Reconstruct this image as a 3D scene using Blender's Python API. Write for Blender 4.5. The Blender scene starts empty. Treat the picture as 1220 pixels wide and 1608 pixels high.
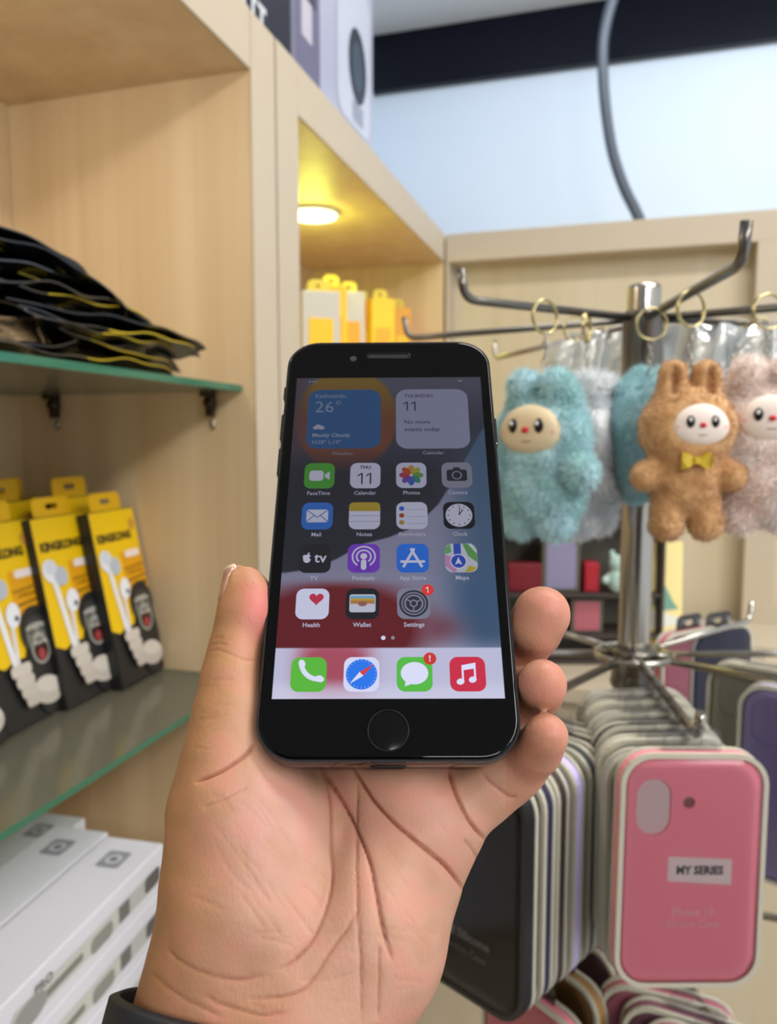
import bpy, bmesh, math, random
import numpy as np
from mathutils import Vector, Matrix, Euler
random.seed(7); rng = np.random.default_rng(7)
SC = bpy.context.scene
COL = SC.collection
PI = math.pi
# ------------------------------------------------------------------ camera
EYE = Vector((0, 0, 1.5)); YAW = math.radians(16.7); PITCH = math.atan(114/1213.)
FOC = 1213.0                                    # focal length in pixels of a 1220x1608 frame
cR = Vector((math.cos(YAW), math.sin(YAW), 0))
cF = Vector((-math.sin(YAW)*math.cos(PITCH), math.cos(YAW)*math.cos(PITCH), -math.sin(PITCH)))
cU = cR.cross(cF)
cam_d = bpy.data.cameras.new('camera'); cam = bpy.data.objects.new('camera', cam_d); COL.objects.link(cam)
M = Matrix((cR, cU, -cF)).transposed().to_4x4(); M.translation = EYE
cam.matrix_world = M
cam_d.sensor_fit = 'VERTICAL'; cam_d.sensor_height = 24.0; cam_d.lens = FOC/1608*24
cam_d.clip_start = 0.01; cam_d.clip_end = 50
cam_d.dof.use_dof = True; cam_d.dof.focus_distance = 0.203; cam_d.dof.aperture_fstop = cam_d.lens/1.7
SC.camera = cam
# ------------------------------------------------------------------ light, world, exposure
SC.view_settings.view_transform = 'Standard'; SC.view_settings.look = 'None'
SC.view_settings.gamma = 1; SC.view_settings.use_curve_mapping = False
SC.view_settings.exposure = 0.0
w = bpy.data.worlds.new('world'); SC.world = w; w.use_nodes = True
w.node_tree.nodes['Background'].inputs[0].default_value = (0.90, 0.95, 1.0, 1)
w.node_tree.nodes['Background'].inputs[1].default_value = 1.0

def area(name, loc, target, sx, sy, power, color=(1, 1, 1)):
    l = bpy.data.lights.new(name, 'AREA'); l.shape = 'RECTANGLE'; l.size = sx; l.size_y = sy
    l.energy = power; l.color = color
    o = bpy.data.objects.new(name, l); COL.objects.link(o); o.location = loc
    o.rotation_euler = (Vector(target)-Vector(loc)).to_track_quat('-Z', 'Y').to_euler()
    return o
area('overhead_light', (0.55, 0.75, 2.69), (0.55, 0.75, 0), 1.2, 0.25, 16, (1, 0.97, 0.92))
area('overhead_light', (1.5, -0.5, 2.69), (1.5, -0.5, 0), 0.5, 1.6, 36, (1, 0.97, 0.93))
area('overhead_light', (1.05, -1.9, 2.69), (0.6, -0.6, 1.2), 0.8, 0.5, 34, (1, 0.97, 0.93))  # fill light added behind the viewer to brighten the stand from the front
area('wall_wash_light', (0.3, 1.75, 2.69), (0.2, 2.4, 2.0), 1.6, 0.12, 6.5, (0.86, 0.93, 1))

# ------------------------------------------------------------------ helpers
def lin(c):
    out = []
    for v in c[:3]:
        v = max(0.0, v)/255.0
        out.append(v/12.92 if v <= 0.04045 else ((v+0.055)/1.055)**2.4)
    return tuple(out)+(1.0,)
def sight(px, py, d):                           # point at forward distance d from the eye
    return EYE + (cF + cR*((px-610)/FOC) - cU*((py-804)/FOC))*d
def onplane(px, py, x=None, y=None, z=None):
    r = cF + cR*((px-610)/FOC) - cU*((py-804)/FOC)
    if x is not None: return EYE + r*(x/r.x)
    if y is not None: return EYE + r*(y/r.y)
    return EYE + r*((z-1.5)/r.z)

MATS = {}
def mat(name, rgb, rough=0.5, metal=0.0, spec=0.5, bump=0, bscale=200, vary=0, coat=0, emit=0, sss=0, trans=0, sheen=0):
    if name in MATS: return MATS[name]
    m = bpy.data.materials.new(name); m.use_nodes = True; MATS[name] = m
    nt = m.node_tree; b = nt.nodes['Principled BSDF']
    b.inputs['Base Color'].default_value = lin(rgb); b.inputs['Roughness'].default_value = rough
    b.inputs['Metallic'].default_value = metal; b.inputs['Specular IOR Level'].default_value = spec
    b.inputs['Coat Weight'].default_value = coat; b.inputs['Coat Roughness'].default_value = 0.05
    b.inputs['Transmission Weight'].default_value = trans
    if sheen: b.inputs['Sheen Weight'].default_value = sheen
    if sss:
        b.inputs['Subsurface Weight'].default_value = sss
        b.inputs['Subsurface Radius'].default_value = (1, .4, .2); b.inputs['Subsurface Scale'].default_value = 0.004
    if emit:
        b.inputs['Emission Color'].default_value = lin(rgb); b.inputs['Emission Strength'].default_value = emit
    if bump or vary:
        tc = nt.nodes.new('ShaderNodeTexCoord'); n = nt.nodes.new('ShaderNodeTexNoise')
        n.inputs['Scale'].default_value = bscale; n.inputs['Detail'].default_value = 4
        nt.links.new(tc.outputs['Object'], n.inputs['Vector'])
        if bump:
            bp = nt.nodes.new('ShaderNodeBump'); bp.inputs['Strength'].default_value = bump
            bp.inputs['Distance'].default_value = 0.002
            nt.links.new(n.outputs['Fac'], bp.inputs['Height']); nt.links.new(bp.outputs[0], b.inputs['Normal'])
        if vary:
            mx = nt.nodes.new('ShaderNodeMix'); mx.data_type = 'RGBA'
            c = lin(rgb); mx.inputs[6].default_value = tuple(v*(1-vary) for v in c[:3])+(1,)
            mx.inputs[7].default_value = tuple(min(1, v*(1+vary)) for v in c[:3])+(1,)
            nt.links.new(n.outputs['Fac'], mx.inputs[0]); nt.links.new(mx.outputs[2], b.inputs['Base Color'])
    return m
def wood(name, rgb_a, rgb_b, rough=0.45):
    if name in MATS: return MATS[name]
    m = bpy.data.materials.new(name); m.use_nodes = True; MATS[name] = m
    nt = m.node_tree; b = nt.nodes['Principled BSDF']; b.inputs['Roughness'].default_value = rough
    tc = nt.nodes.new('ShaderNodeTexCoord'); mp = nt.nodes.new('ShaderNodeMapping')
    mp.inputs['Scale'].default_value = (22, 22, 0.7)
    n = nt.nodes.new('ShaderNodeTexNoise'); n.inputs['Scale'].default_value = 1.0; n.inputs['Detail'].default_value = 3
    mp2 = nt.nodes.new('ShaderNodeMapping'); mp2.inputs['Scale'].default_value = (130, 130, 3)
    n2 = nt.nodes.new('ShaderNodeTexNoise'); n2.inputs['Scale'].default_value = 1.0; n2.inputs['Detail'].default_value = 4
    for a_, b_ in ((mp, n), (mp2, n2)):
        nt.links.new(tc.outputs['Object'], a_.inputs['Vector']); nt.links.new(a_.outputs[0], b_.inputs['Vector'])
    ad = nt.nodes.new('ShaderNodeMath'); ad.operation = 'MULTIPLY_ADD'; ad.inputs[1].default_value = 0.35
    nt.links.new(n2.outputs['Fac'], ad.inputs[0]); nt.links.new(n.outputs['Fac'], ad.inputs[2])
    cr = nt.nodes.new('ShaderNodeValToRGB'); e = cr.color_ramp.elements
    e[0].position = 0.45; e[0].color = lin(rgb_a); e[1].position = 0.9; e[1].color = lin(rgb_b)
    nt.links.new(ad.outputs[0], cr.inputs[0]); nt.links.new(cr.outputs[0], b.inputs['Base Color'])
    return m
def clear(name, tint=(245, 248, 250), gloss=0.12, rough=0.08, haze=0.0, hazecol=(230, 232, 235), bump=0.0, bscale=60):
    if name in MATS: return MATS[name]
    m = bpy.data.materials.new(name); m.use_nodes = True; MATS[name] = m
    nt = m.node_tree; nt.nodes.remove(nt.nodes['Principled BSDF']); out = nt.nodes['Material Output']
    t = nt.nodes.new('ShaderNodeBsdfTransparent'); t.inputs[0].default_value = lin(tint)
    g = nt.nodes.new('ShaderNodeBsdfGlossy'); g.inputs['Roughness'].default_value = rough
    fr = nt.nodes.new('ShaderNodeFresnel'); fr.inputs[0].default_value = 1.5
    ad = nt.nodes.new('ShaderNodeMath'); ad.operation = 'MULTIPLY_ADD'; ad.inputs[1].default_value = 1.0; ad.inputs[2].default_value = gloss-0.04
    ad.use_clamp = True
    nt.links.new(fr.outputs[0], ad.inputs[0])
    mx = nt.nodes.new('ShaderNodeMixShader'); nt.links.new(ad.outputs[0], mx.inputs[0])
    nt.links.new(t.outputs[0], mx.inputs[1]); nt.links.new(g.outputs[0], mx.inputs[2])
    last = mx
    if haze:
        d = nt.nodes.new('ShaderNodeBsdfDiffuse'); d.inputs[0].default_value = lin(hazecol)
        m2 = nt.nodes.new('ShaderNodeMixShader'); m2.inputs[0].default_value = haze
        nt.links.new(mx.outputs[0], m2.inputs[1]); nt.links.new(d.outputs[0], m2.inputs[2]); last = m2
    if bump:
        tc = nt.nodes.new('ShaderNodeTexCoord'); n = nt.nodes.new('ShaderNodeTexNoise'); n.inputs['Scale'].default_value = bscale
        bp = nt.nodes.new('ShaderNodeBump'); bp.inputs['Strength'].default_value = bump; bp.inputs['Distance'].default_value = 0.004
        nt.links.new(tc.outputs['Object'], n.inputs['Vector']); nt.links.new(n.outputs['Fac'], bp.inputs['Height'])
        nt.links.new(bp.outputs[0], g.inputs['Normal'])
    nt.links.new(last.outputs[0], out.inputs[0])
    return m

def obj(name, bm, m, parent=None, smooth=False, loc=None, rot=None):
    me = bpy.data.meshes.new(name)
    if isinstance(bm, bmesh.types.BMesh):
        bmesh.ops.recalc_face_normals(bm, faces=bm.faces); bm.to_mesh(me); bm.free()
    else:
        me = bm; me.name = name
    for x in (m if isinstance(m, (list, tuple)) else [m]): me.materials.append(x)
    if smooth:
        me.polygons.foreach_set('use_smooth', [True]*len(me.polygons))
    o = bpy.data.objects.new(name, me); COL.objects.link(o)
    if parent is not None: o.parent = parent
    if loc is not None: o.location = loc
    if rot is not None: o.rotation_euler = rot
    return o
def tag(o, label=None, cat=None, group=None, kind=None):
    if label: o['label'] = label
    if cat: o['category'] = cat
    if group: o['group'] = group
    if kind: o['kind'] = kind
    return o
def thing(name, label, cat, loc=(0, 0, 0), rot=(0, 0, 0), group=None):
    o = bpy.data.objects.new(name, None); COL.objects.link(o); o.location = loc; o.rotation_euler = rot
    o.empty_display_size = 0.02
    return tag(o, label, cat, group)
def copy_tree(root, loc, rot, label, group=None):
    r = root.copy(); COL.objects.link(r); r.location = loc; r.rotation_euler = rot; r['label'] = label
    if group: r['group'] = group
    for ch in list(root.children):
        c = ch.copy(); COL.objects.link(c); c.parent = r
        for g in list(ch.children):
            d = g.copy(); COL.objects.link(d); d.parent = c
    return r
def bx(bm, lo, hi, bevel=0.0, mi=0, seg=2):
    c = [(a+b)/2 for a, b in zip(lo, hi)]; s = [abs(b-a) for a, b in zip(lo, hi)]
    r = bmesh.ops.create_cube(bm, size=1, matrix=Matrix.Translation(c) @ Matrix.Diagonal((*s, 1)))
    vs = r['verts']; fs = set(f for v in vs for f in v.link_faces)
    for f in fs: f.material_index = mi
    if bevel:
        es = list(set(e for v in vs for e in v.link_edges))
        rr = bmesh.ops.bevel(bm, geom=es, offset=bevel, segments=seg, profile=0.5, affect='EDGES')
        for f in rr['faces']: f.material_index = mi
    return bm
def tube(bm, pts, r, seg=10, mi=0, cap=True, closed=False):
    pts = [Vector(p) for p in pts]; n = len(pts); rings = []
    rr = r if isinstance(r, (list, tuple)) else [r]*n
    prev = None
    for i, p in enumerate(pts):
        if closed: t = pts[(i+1) % n]-pts[i-1]
        else: t = pts[min(i+1, n-1)]-pts[max(i-1, 0)]
        t.normalize()
        if prev is None:
            a = Vector((0, 0, 1)) if abs(t.z) < 0.9 else Vector((1, 0, 0))
            u = t.cross(a).normalized()
        else:
            u = (prev - t*prev.dot(t)).normalized()
        prev = u; v = t.cross(u)
        rings.append([bm.verts.new(p+(u*math.cos(2*PI*k/seg)+v*math.sin(2*PI*k/seg))*rr[i]) for k in range(seg)])
    for i in range(n if closed else n-1):
        a, b = rings[i], rings[(i+1) % n]
        for k in range(seg):
            f = bm.faces.new((a[k], a[(k+1) % seg], b[(k+1) % seg], b[k])); f.material_index = mi; f.smooth = True
    if cap and not closed:
        bm.faces.new(rings[0]).material_index = mi; bm.faces.new(rings[-1]).material_index = mi
    return bm
def bend(pts, rad=0.012, k=5):                  # round the inner corners of a polyline
    pts = [Vector(p) for p in pts]; out = [pts[0]]
    for i in range(1, len(pts)-1):
        a = (pts[i-1]-pts[i]); b = (pts[i+1]-pts[i])
        ra = min(rad, a.length*.45); rb = min(rad, b.length*.45)
        p0 = pts[i]+a.normalized()*ra; p1 = pts[i]+b.normalized()*rb
        for j in range(k+1):
            t = j/k; out.append(p0*(1-t)**2+pts[i]*2*t*(1-t)+p1*t*t)
    out.append(pts[-1]); return out
def lathe(bm, prof, seg=32, mi=0, M_=None):
    rings = []
    for (r, z) in prof:
        rings.append([bm.verts.new((r*math.cos(2*PI*k/seg), r*math.sin(2*PI*k/seg), z)) for k in range(seg)])
    for a, b in zip(rings, rings[1:]):
        for k in range(seg):
            f = bm.faces.new((a[k], a[(k+1) % seg], b[(k+1) % seg], b[k])); f.material_index = mi; f.smooth = True
    f = bm.faces.new(rings[0]); f.material_index = mi; f = bm.faces.new(rings[-1]); f.material_index = mi
    if M_ is not None: bmesh.ops.transform(bm, matrix=M_, verts=[v for r in rings for v in r])
    return bm
def rr(w_, h_, r, cx=0, cy=0, k=6):             # rounded rectangle outline
    r = min(r, w_/2, h_/2); o = []
    for (sx, sy, a0) in ((1, 1, 0), (-1, 1, 90), (-1, -1, 180), (1, -1, 270)):
        for j in range(k+1):
            a = math.radians(a0+90*j/k)
            o.append((cx+sx*(w_/2-r)+r*math.cos(a), cy+sy*(h_/2-r)+r*math.sin(a)))
    return o
def ell(rx, ry, cx=0, cy=0, k=20, rot=0):
    o = []
    for j in range(k):
        a = 2*PI*j/k; x, y = rx*math.cos(a), ry*math.sin(a)
        o.append((cx+x*math.cos(rot)-y*math.sin(rot), cy+x*math.sin(rot)+y*math.cos(rot)))
    return o
def plate(bm, outer, holes, z0, z1, mi=0, M_=None):   # flat shape with real holes, given thickness along z
    from mathutils.geometry import tessellate_polygon
    loops = [outer]+list(holes); vs0 = []; vs1 = []
    tris = tessellate_polygon([[Vector((x, y, 0)) for x, y in lp] for lp in loops])
    def mk(x, y, z):
        p = Vector((x, y, z)); return bm.verts.new(M_ @ p if M_ is not None else p)
    for lp in loops:
        for x, y in lp: vs0.append(mk(x, y, z0)); vs1.append(mk(x, y, z1))
    for t in tris:
        try:
            bm.faces.new([vs0[i] for i in t]).material_index = mi; bm.faces.new([vs1[i] for i in reversed(t)]).material_index = mi
        except ValueError: pass
    i0 = 0
    for lp in loops:
        n = len(lp)
        for k in range(n): bm.faces.new((vs0[i0+k], vs0[i0+(k+1) % n], vs1[i0+(k+1) % n], vs1[i0+k])).material_index = mi
        i0 += n
    return bm
def ring_prism(bm, prof_pts, offs, mi=0, cap0=True, cap1=True):  # loft a rounded outline through (inset fn, z) levels
    rings = []
    for (w_, h_, r, z) in offs:
        rings.append([bm.verts.new((x, y, z)) for x, y in rr(w_, h_, r, k=prof_pts)])
    n = len(rings[0])
    for a, b in zip(rings, rings[1:]):
        for k in range(n):
            f = bm.faces.new((a[k], a[(k+1) % n], b[(k+1) % n], b[k])); f.material_index = mi; f.smooth = True
    if cap0: bm.faces.new(rings[0]).material_index = mi
    if cap1: bm.faces.new(rings[-1]).material_index = mi
    return bm
TXT = {}
def text2d(s, size, align='CENTER', bold=0.0):
    key = (s, size, align, bold)
    if key not in TXT:
        c = bpy.data.curves.new('t', 'FONT'); c.body = s; c.size = size; c.align_x = align; c.align_y = 'CENTER'
        c.resolution_u = 2; c.offset = bold; c.fill_mode = 'FRONT'
        o = bpy.data.objects.new('t', c); COL.objects.link(o)
        dg = bpy.context.evaluated_depsgraph_get(); dg.update()
        me = bpy.data.meshes.new_from_object(o.evaluated_get(dg))
        TXT[key] = ([(v.co.x, v.co.y) for v in me.vertices], [tuple(p.vertices) for p in me.polygons])
        bpy.data.objects.remove(o); bpy.data.meshes.remove(me); bpy.data.curves.remove(c)
    return TXT[key]
class Art:                                      # flat printed / displayed shapes stacked on one another
    def __init__(s, dz=0.00003): s.v = []; s.f = []; s.c = []; s.n = 0; s.dz = dz
    def poly(s, pts, col, z=None):
        z = s.n*s.dz if z is None else z; i = len(s.v)
        s.v += [(x, y, z) for x, y in pts]; s.f.append(tuple(range(i, i+len(pts)))); s.c += [lin(col)]*len(pts); s.n += 1
    def strip(s, a, b, col):                    # quads between two outlines
        z = s.n*s.dz; i = len(s.v); n = len(a)
        s.v += [(x, y, z) for x, y in a]+[(x, y, z) for x, y in b]; s.c += [lin(col)]*(2*n); s.n += 1
        for k in range(n): s.f.append((i+k, i+(k+1) % n, i+n+(k+1) % n, i+n+k))
    def ring(s, cx, cy, r0, r1, col, k=28): s.strip(ell(r1, r1, cx, cy, k), ell(r0, r0, cx, cy, k), col)
    def line(s, a, b, w_, col):
        d = Vector((b[0]-a[0], b[1]-a[1])); d.normalize(); n = Vector((-d.y, d.x))*w_/2
        s.poly([(a[0]-n.x, a[1]-n.y), (b[0]-n.x, b[1]-n.y), (b[0]+n.x, b[1]+n.y), (a[0]+n.x, a[1]+n.y)], col)
    def text(s, t, x, y, size, col, align='CENTER', bold=0.0, sx=1.0):
        vs, fs = text2d(t, size, align, bold); z = s.n*s.dz; i = len(s.v)
        s.v += [(x+a*sx, y+b, z) for a, b in vs]; s.f += [tuple(i+q for q in f) for f in fs]; s.c += [lin(col)]*len(vs); s.n += 1
    def mesh(s, name, M_=None):
        me = bpy.data.meshes.new(name); me.from_pydata(s.v, [], s.f)
        at = me.color_attributes.new('Col', 'FLOAT_COLOR', 'POINT')
        at.data.foreach_set('color', np.array(s.c, dtype=np.float32).ravel())
        if M_ is not None: me.transform(M_)
        return me
def attr_mat(name, emit=False, rough=0.4, sss=0.0, sheen=0.0, bumpf=None):
    if name in MATS: return MATS[name]
    m = bpy.data.materials.new(name); m.use_nodes = True; MATS[name] = m
    nt = m.node_tree; b = nt.nodes['Principled BSDF']; b.inputs['Roughness'].default_value = rough
    a = nt.nodes.new('ShaderNodeAttribute'); a.attribute_name = 'Col'
    if emit:
        b.inputs['Base Color'].default_value = (0.004, 0.004, 0.005, 1)
        b.inputs['Specular IOR Level'].default_value = 0.2
        nt.links.new(a.outputs['Color'], b.inputs['Emission Color']); b.inputs['Emission Strength'].default_value = 1.0
    else:
        nt.links.new(a.outputs['Color'], b.inputs['Base Color'])
    if sss:
        b.inputs['Subsurface Weight'].default_value = sss
        b.inputs['Subsurface Radius'].default_value = (1, .35, .2); b.inputs['Subsurface Scale'].default_value = 0.0035
    if sheen: b.inputs['Sheen Weight'].default_value = sheen
    return m

# ------------------------------------------------------------------ implicit surfaces (for the hand and the plush toys)
class Field:
    def __init__(s, lo, hi, h):
        s.lo = np.array(lo, float); s.h = h
        s.n = np.ceil((np.array(hi)-s.lo)/h).astype(int)+1
        s.d = np.full(s.n, 50.0, np.float32)
        s.ax = [s.lo[i]+np.arange(s.n[i])*h for i in range(3)]
    def _sub(s, lo, hi):
        a = np.clip(np.floor((lo-s.lo)/s.h).astype(int), 0, s.n-1); b = np.clip(np.ceil((hi-s.lo)/s.h).astype(int)+1, 1, s.n)
        sl = tuple(slice(a[i], b[i]) for i in range(3))
        return sl, np.meshgrid(*[s.ax[i][sl[i]] for i in range(3)], indexing='ij', sparse=True)
    def _add(s, sl, d, k, sub=False):
        o = s.d[sl]
        if sub:
            hh = np.clip(0.5-0.5*(o+d)/k, 0, 1); s.d[sl] = (o*(1-hh)-d*hh+k*hh*(1-hh)).astype(np.float32); return
        if k <= 0: s.d[sl] = np.minimum(o, d); return
        hh = np.clip(0.5+0.5*(o-d)/k, 0, 1); s.d[sl] = (o*(1-hh)+d*hh-k*hh*(1-hh)).astype(np.float32)
    def cap(s, a, b, ra, rb, k, sub=False):
        a = np.array(a, float); b = np.array(b, float); m = max(ra, rb)+k+3*s.h+ (6 if s.h > .1 else 0)
        lo = np.minimum(a, b)-m; hi = np.maximum(a, b)+m
        sl, (X, Y, Z) = s._sub(lo, hi)
        if min(s.d[sl].shape) == 0: return
        ba = b-a; L = max(ba@ba, 1e-12)
        t = np.clip(((X-a[0])*ba[0]+(Y-a[1])*ba[1]+(Z-a[2])*ba[2])/L, 0, 1)
        d = np.sqrt((X-a[0]-t*ba[0])**2+(Y-a[1]-t*ba[1])**2+(Z-a[2]-t*ba[2])**2)-(ra+(rb-ra)*t)
        s._add(sl, d, k, sub)
    def ellip(s, c, r, k, sub=False, Rm=None):
        c = np.array(c, float); r = np.array(r, float); m = max(r)+k+3*s.h
        sl, (X, Y, Z) = s._sub(c-m, c+m)
        if min(s.d[sl].shape) == 0: return
        X = X-c[0]; Y = Y-c[1]; Z = Z-c[2]
        if Rm is not None:
            X, Y, Z = (Rm[0][0]*X+Rm[0][1]*Y+Rm[0][2]*Z, Rm[1][0]*X+Rm[1][1]*Y+Rm[1][2]*Z, Rm[2][0]*X+Rm[2][1]*Y+Rm[2][2]*Z)
        q = np.sqrt((X/r[0])**2+(Y/r[1])**2+(Z/r[2])**2); q2 = np.sqrt((X/r[0]**2)**2+(Y/r[1]**2)**2+(Z/r[2]**2)**2)+1e-9
        s._add(sl, q*(q-1)/q2, k, sub)
    def mesh(s):                                # surface nets
        D = s.d; ins = D < 0; nx, ny, nz = D.shape
        acc = np.zeros((nx-1, ny-1, nz-1, 3), np.float32); cnt = np.zeros((nx-1, ny-1, nz-1), np.float32)
        offs = [(i, j, k) for i in (0, 1) for j in (0, 1) for k in (0, 1)]
        def cs(o): return D[o[0]:nx-1+o[0], o[1]:ny-1+o[1], o[2]:nz-1+o[2]]
        for o in offs:
            for axx in range(3):
                if o[axx]: continue
                p = list(o); p[axx] = 1
                A, B = cs(o), cs(p); m = (A < 0) != (B < 0)
                t = np.where(m, A/np.where(m, A-B, 1), 0)
                for q in range(3):
                    acc[..., q] += np.where(m, o[q]+(t if q == axx else 0), 0)
                cnt += m
        act = cnt > 0; idx = np.full(act.shape, -1, np.int64); idx[act] = np.arange(act.sum())
        base = np.stack(np.nonzero(act), 1)
        V = s.lo+(base+acc[act]/cnt[act][:, None])*s.h
        faces = []
        for axx in range(3):
            a = [slice(0, n) for n in D.shape]; b = [slice(0, n) for n in D.shape]
            a[axx] = slice(0, D.shape[axx]-1); b[axx] = slice(1, D.shape[axx])
            ch = ins[tuple(a)] != ins[tuple(b)]; up = ins[tuple(a)]
            I = np.stack(np.nonzero(ch), 1); o1, o2 = [(1, 2), (2, 0), (0, 1)][axx]
            I = I[(I[:, o1] > 0) & (I[:, o2] > 0)]
            okk = (I[:, o1] < D.shape[o1]-1) & (I[:, o2] < D.shape[o2]-1); I = I[okk]
            u = up[I[:, 0], I[:, 1], I[:, 2]]
            def at(d1, d2):
                J = I.copy(); J[:, o1] += d1; J[:, o2] += d2
                return idx[J[:, 0], J[:, 1], J[:, 2]]
            q = np.stack([at(-1, -1), at(0, -1), at(0, 0), at(-1, 0)], 1)
            q[~u] = q[~u][:, ::-1]; faces.append(q)
        return V, np.concatenate(faces)
def np_mesh(name, V, Fq):
    me = bpy.data.meshes.new(name); me.vertices.add(len(V)); me.vertices.foreach_set('co', np.asarray(V, np.float32).ravel())
    n = Fq.shape[1]; me.loops.add(len(Fq)*n); me.loops.foreach_set('vertex_index', Fq.ravel().astype(np.int32))
    me.polygons.add(len(Fq)); me.polygons.foreach_set('loop_start', np.arange(len(Fq), dtype=np.int32)*n)
    me.polygons.foreach_set('loop_total', np.full(len(Fq), n, np.int32)); me.update(); me.validate()
    me.polygons.foreach_set('use_smooth', [True]*len(me.polygons))
    return me
def subdiv(me, lv=1):
    o = bpy.data.objects.new('t', me); COL.objects.link(o); md = o.modifiers.new('s', 'SUBSURF'); md.levels = lv
    dg = bpy.context.evaluated_depsgraph_get(); dg.update()
    out = bpy.data.meshes.new_from_object(o.evaluated_get(dg)); bpy.data.objects.remove(o); return out
def verts_of(me):
    a = np.empty(len(me.vertices)*3, np.float32); me.vertices.foreach_get('co', a); return a.reshape(-1, 3).astype(float)
def normals_of(me):
    a = np.empty(len(me.vertices)*3, np.float32); me.vertices.foreach_get('normal', a); return a.reshape(-1, 3).astype(float)
def sstep(a, b, x):
    t = np.clip((x-a)/(b-a), 0, 1); return t*t*(3-2*t)
# ------------------------------------------------------------------ materials
M_wood = wood('pale_maple_laminate', (208, 180, 140), (224, 200, 162))
M_trim = mat('cream_edge_band', (198, 184, 162), 0.5, vary=0.03, bscale=30)
M_panel = wood('cream_laminate', (208, 194, 164), (216, 203, 176))
M_wall = mat('cool_white_paint', (216, 228, 242), 0.7, vary=0.03, bscale=2)
M_ceil = mat('ceiling_paint', (222, 224, 226), 0.8)
M_black = mat('black_gloss_beam', (11, 14, 26), 0.2, spec=.2)
M_floor = mat('floor_tile', (150, 140, 128), 0.4, vary=0.08, bscale=4)
M_chrome = mat('chrome_steel', (176, 172, 164), 0.22, metal=1.0, bump=0.05, bscale=300)
M_dchrome = mat('worn_dark_chrome', (120, 116, 110), 0.3, metal=1.0, bump=0.3, bscale=120)
M_brass = mat('pale_gold_ring', (205, 190, 140), 0.25, metal=1.0)
M_gedge = mat('green_glass_edge', (34, 108, 82), 0.1, coat=0.5)
M_glass = clear('clear_shelf_glass', (222, 232, 222), gloss=0.02, rough=0.16, haze=0.18, hazecol=(186, 178, 158))
M_bracket = mat('dark_metal_clip', (70, 58, 48), 0.35, metal=0.8)
M_white = mat('white_carton', (222, 222, 230), 0.45)
M_art = attr_mat('printed_ink', rough=0.35)

def struct(name, lo, hi, m):
    bm = bmesh.new(); bx(bm, lo, hi); o = obj(name, bm, m); o['kind'] = 'structure'; return o
struct('floor', (-1.4, -2.9, -0.05), (2.4, 2.45, 0), M_floor)
struct('ceiling', (-1.4, -2.9, 2.73), (2.4, 2.45, 2.80), M_ceil)
struct('wall_back', (-1.4, 2.4, 0), (2.4, 2.45, 2.73), M_wall)
struct('added_wall_front', (-1.4, -2.95, 0), (2.4, -2.9, 2.73), mat('dark_added_wall', (58, 54, 52), 0.6))  # unseen dark wall, added to keep the phone glass reflection dark
struct('wall_left', (-0.80, -2.9, 0), (-0.765, 2.4, 2.73), M_wall)
bm = bmesh.new(); bx(bm, (-0.765, 2.37, 2.565), (2.4, 2.4, 2.73), 0.003); tag(obj('trim_1', bm, M_black), kind='structure')

# ceiling lamps, and an added fill lamp far behind the viewer
def overhead_lamp(loc, sx, sy, label):
    t = thing('overhead_lamp', label, 'lamp', loc)
    bm = bmesh.new(); bx(bm, (-sx/2-.02, -sy/2-.02, 0.01), (sx/2+.02, sy/2+.02, 0.03), 0.003); obj('housing', bm, M_white, t)
    bm = bmesh.new(); bx(bm, (-sx/2, -sy/2, 0.0), (sx/2, sy/2, 0.012), 0.003)
    obj('diffuser', bm, mat('lamp_diffuser', (255, 250, 240), 0.5, emit=1.5), t)
overhead_lamp((0.55, 0.75, 2.70), 1.2, 0.25, 'long white ceiling lamp over the display stand, out of the frame above')
overhead_lamp((1.5, -0.5, 2.70), 0.5, 1.6, 'wide white ceiling lamp behind and right of the viewer')
overhead_lamp((1.05, -1.9, 2.70), 0.8, 0.5, 'added white fill lamp, unseen, far behind the viewer')

# ------------------------------------------------------------------ left shelving bay
def box_part(name, parent, lo, hi, m, bevel=0.001):
    bm = bmesh.new(); o = Vector(parent.location); bx(bm, Vector(lo)-o, Vector(hi)-o, bevel); return obj(name, bm, m, parent)
XF, XB = -0.400, -0.728
bay = thing('shelving_cabinet', 'open pale wooden shelving cabinet at the left edge, holding two glass shelves', 'cabinet', (-0.56, 0.35, 0))
box_part('side_panel', bay, (XB, 0.809, 0), (XF-0.002, 0.868, 1.905), M_wood)
box_part('front_edge_band', bay, (XF-0.002, 0.808, 0), (XF+0.001, 0.868, 1.966), M_trim)
box_part('side_panel', bay, (XB, -0.30, 0), (XF, -0.24, 1.905), M_wood)
box_part('back_panel', bay, (XB-0.018, -0.30, 0), (XB, 0.868, 1.967), M_wood)
box_part('top_panel', bay, (XB, -0.30, 1.905), (XF-0.002, 0.868, 1.967), M_wood)
box_part('top_edge_band', bay, (XF-0.002, -0.30, 1.903), (XF+0.001, 0.806, 1.967), M_trim)
box_part('bottom_shelf', bay, (XB, -0.24, 0.90), (XF, 0.809, 0.925), M_wood)
box_part('plinth', bay, (XB, -0.24, 0), (XF-0.01, 0.809, 0.08), M_trim)
box_part('cupboard_door', bay, (XF-0.012, -0.24, 0.08), (XF, 0.809, 0.90), M_panel)

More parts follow.
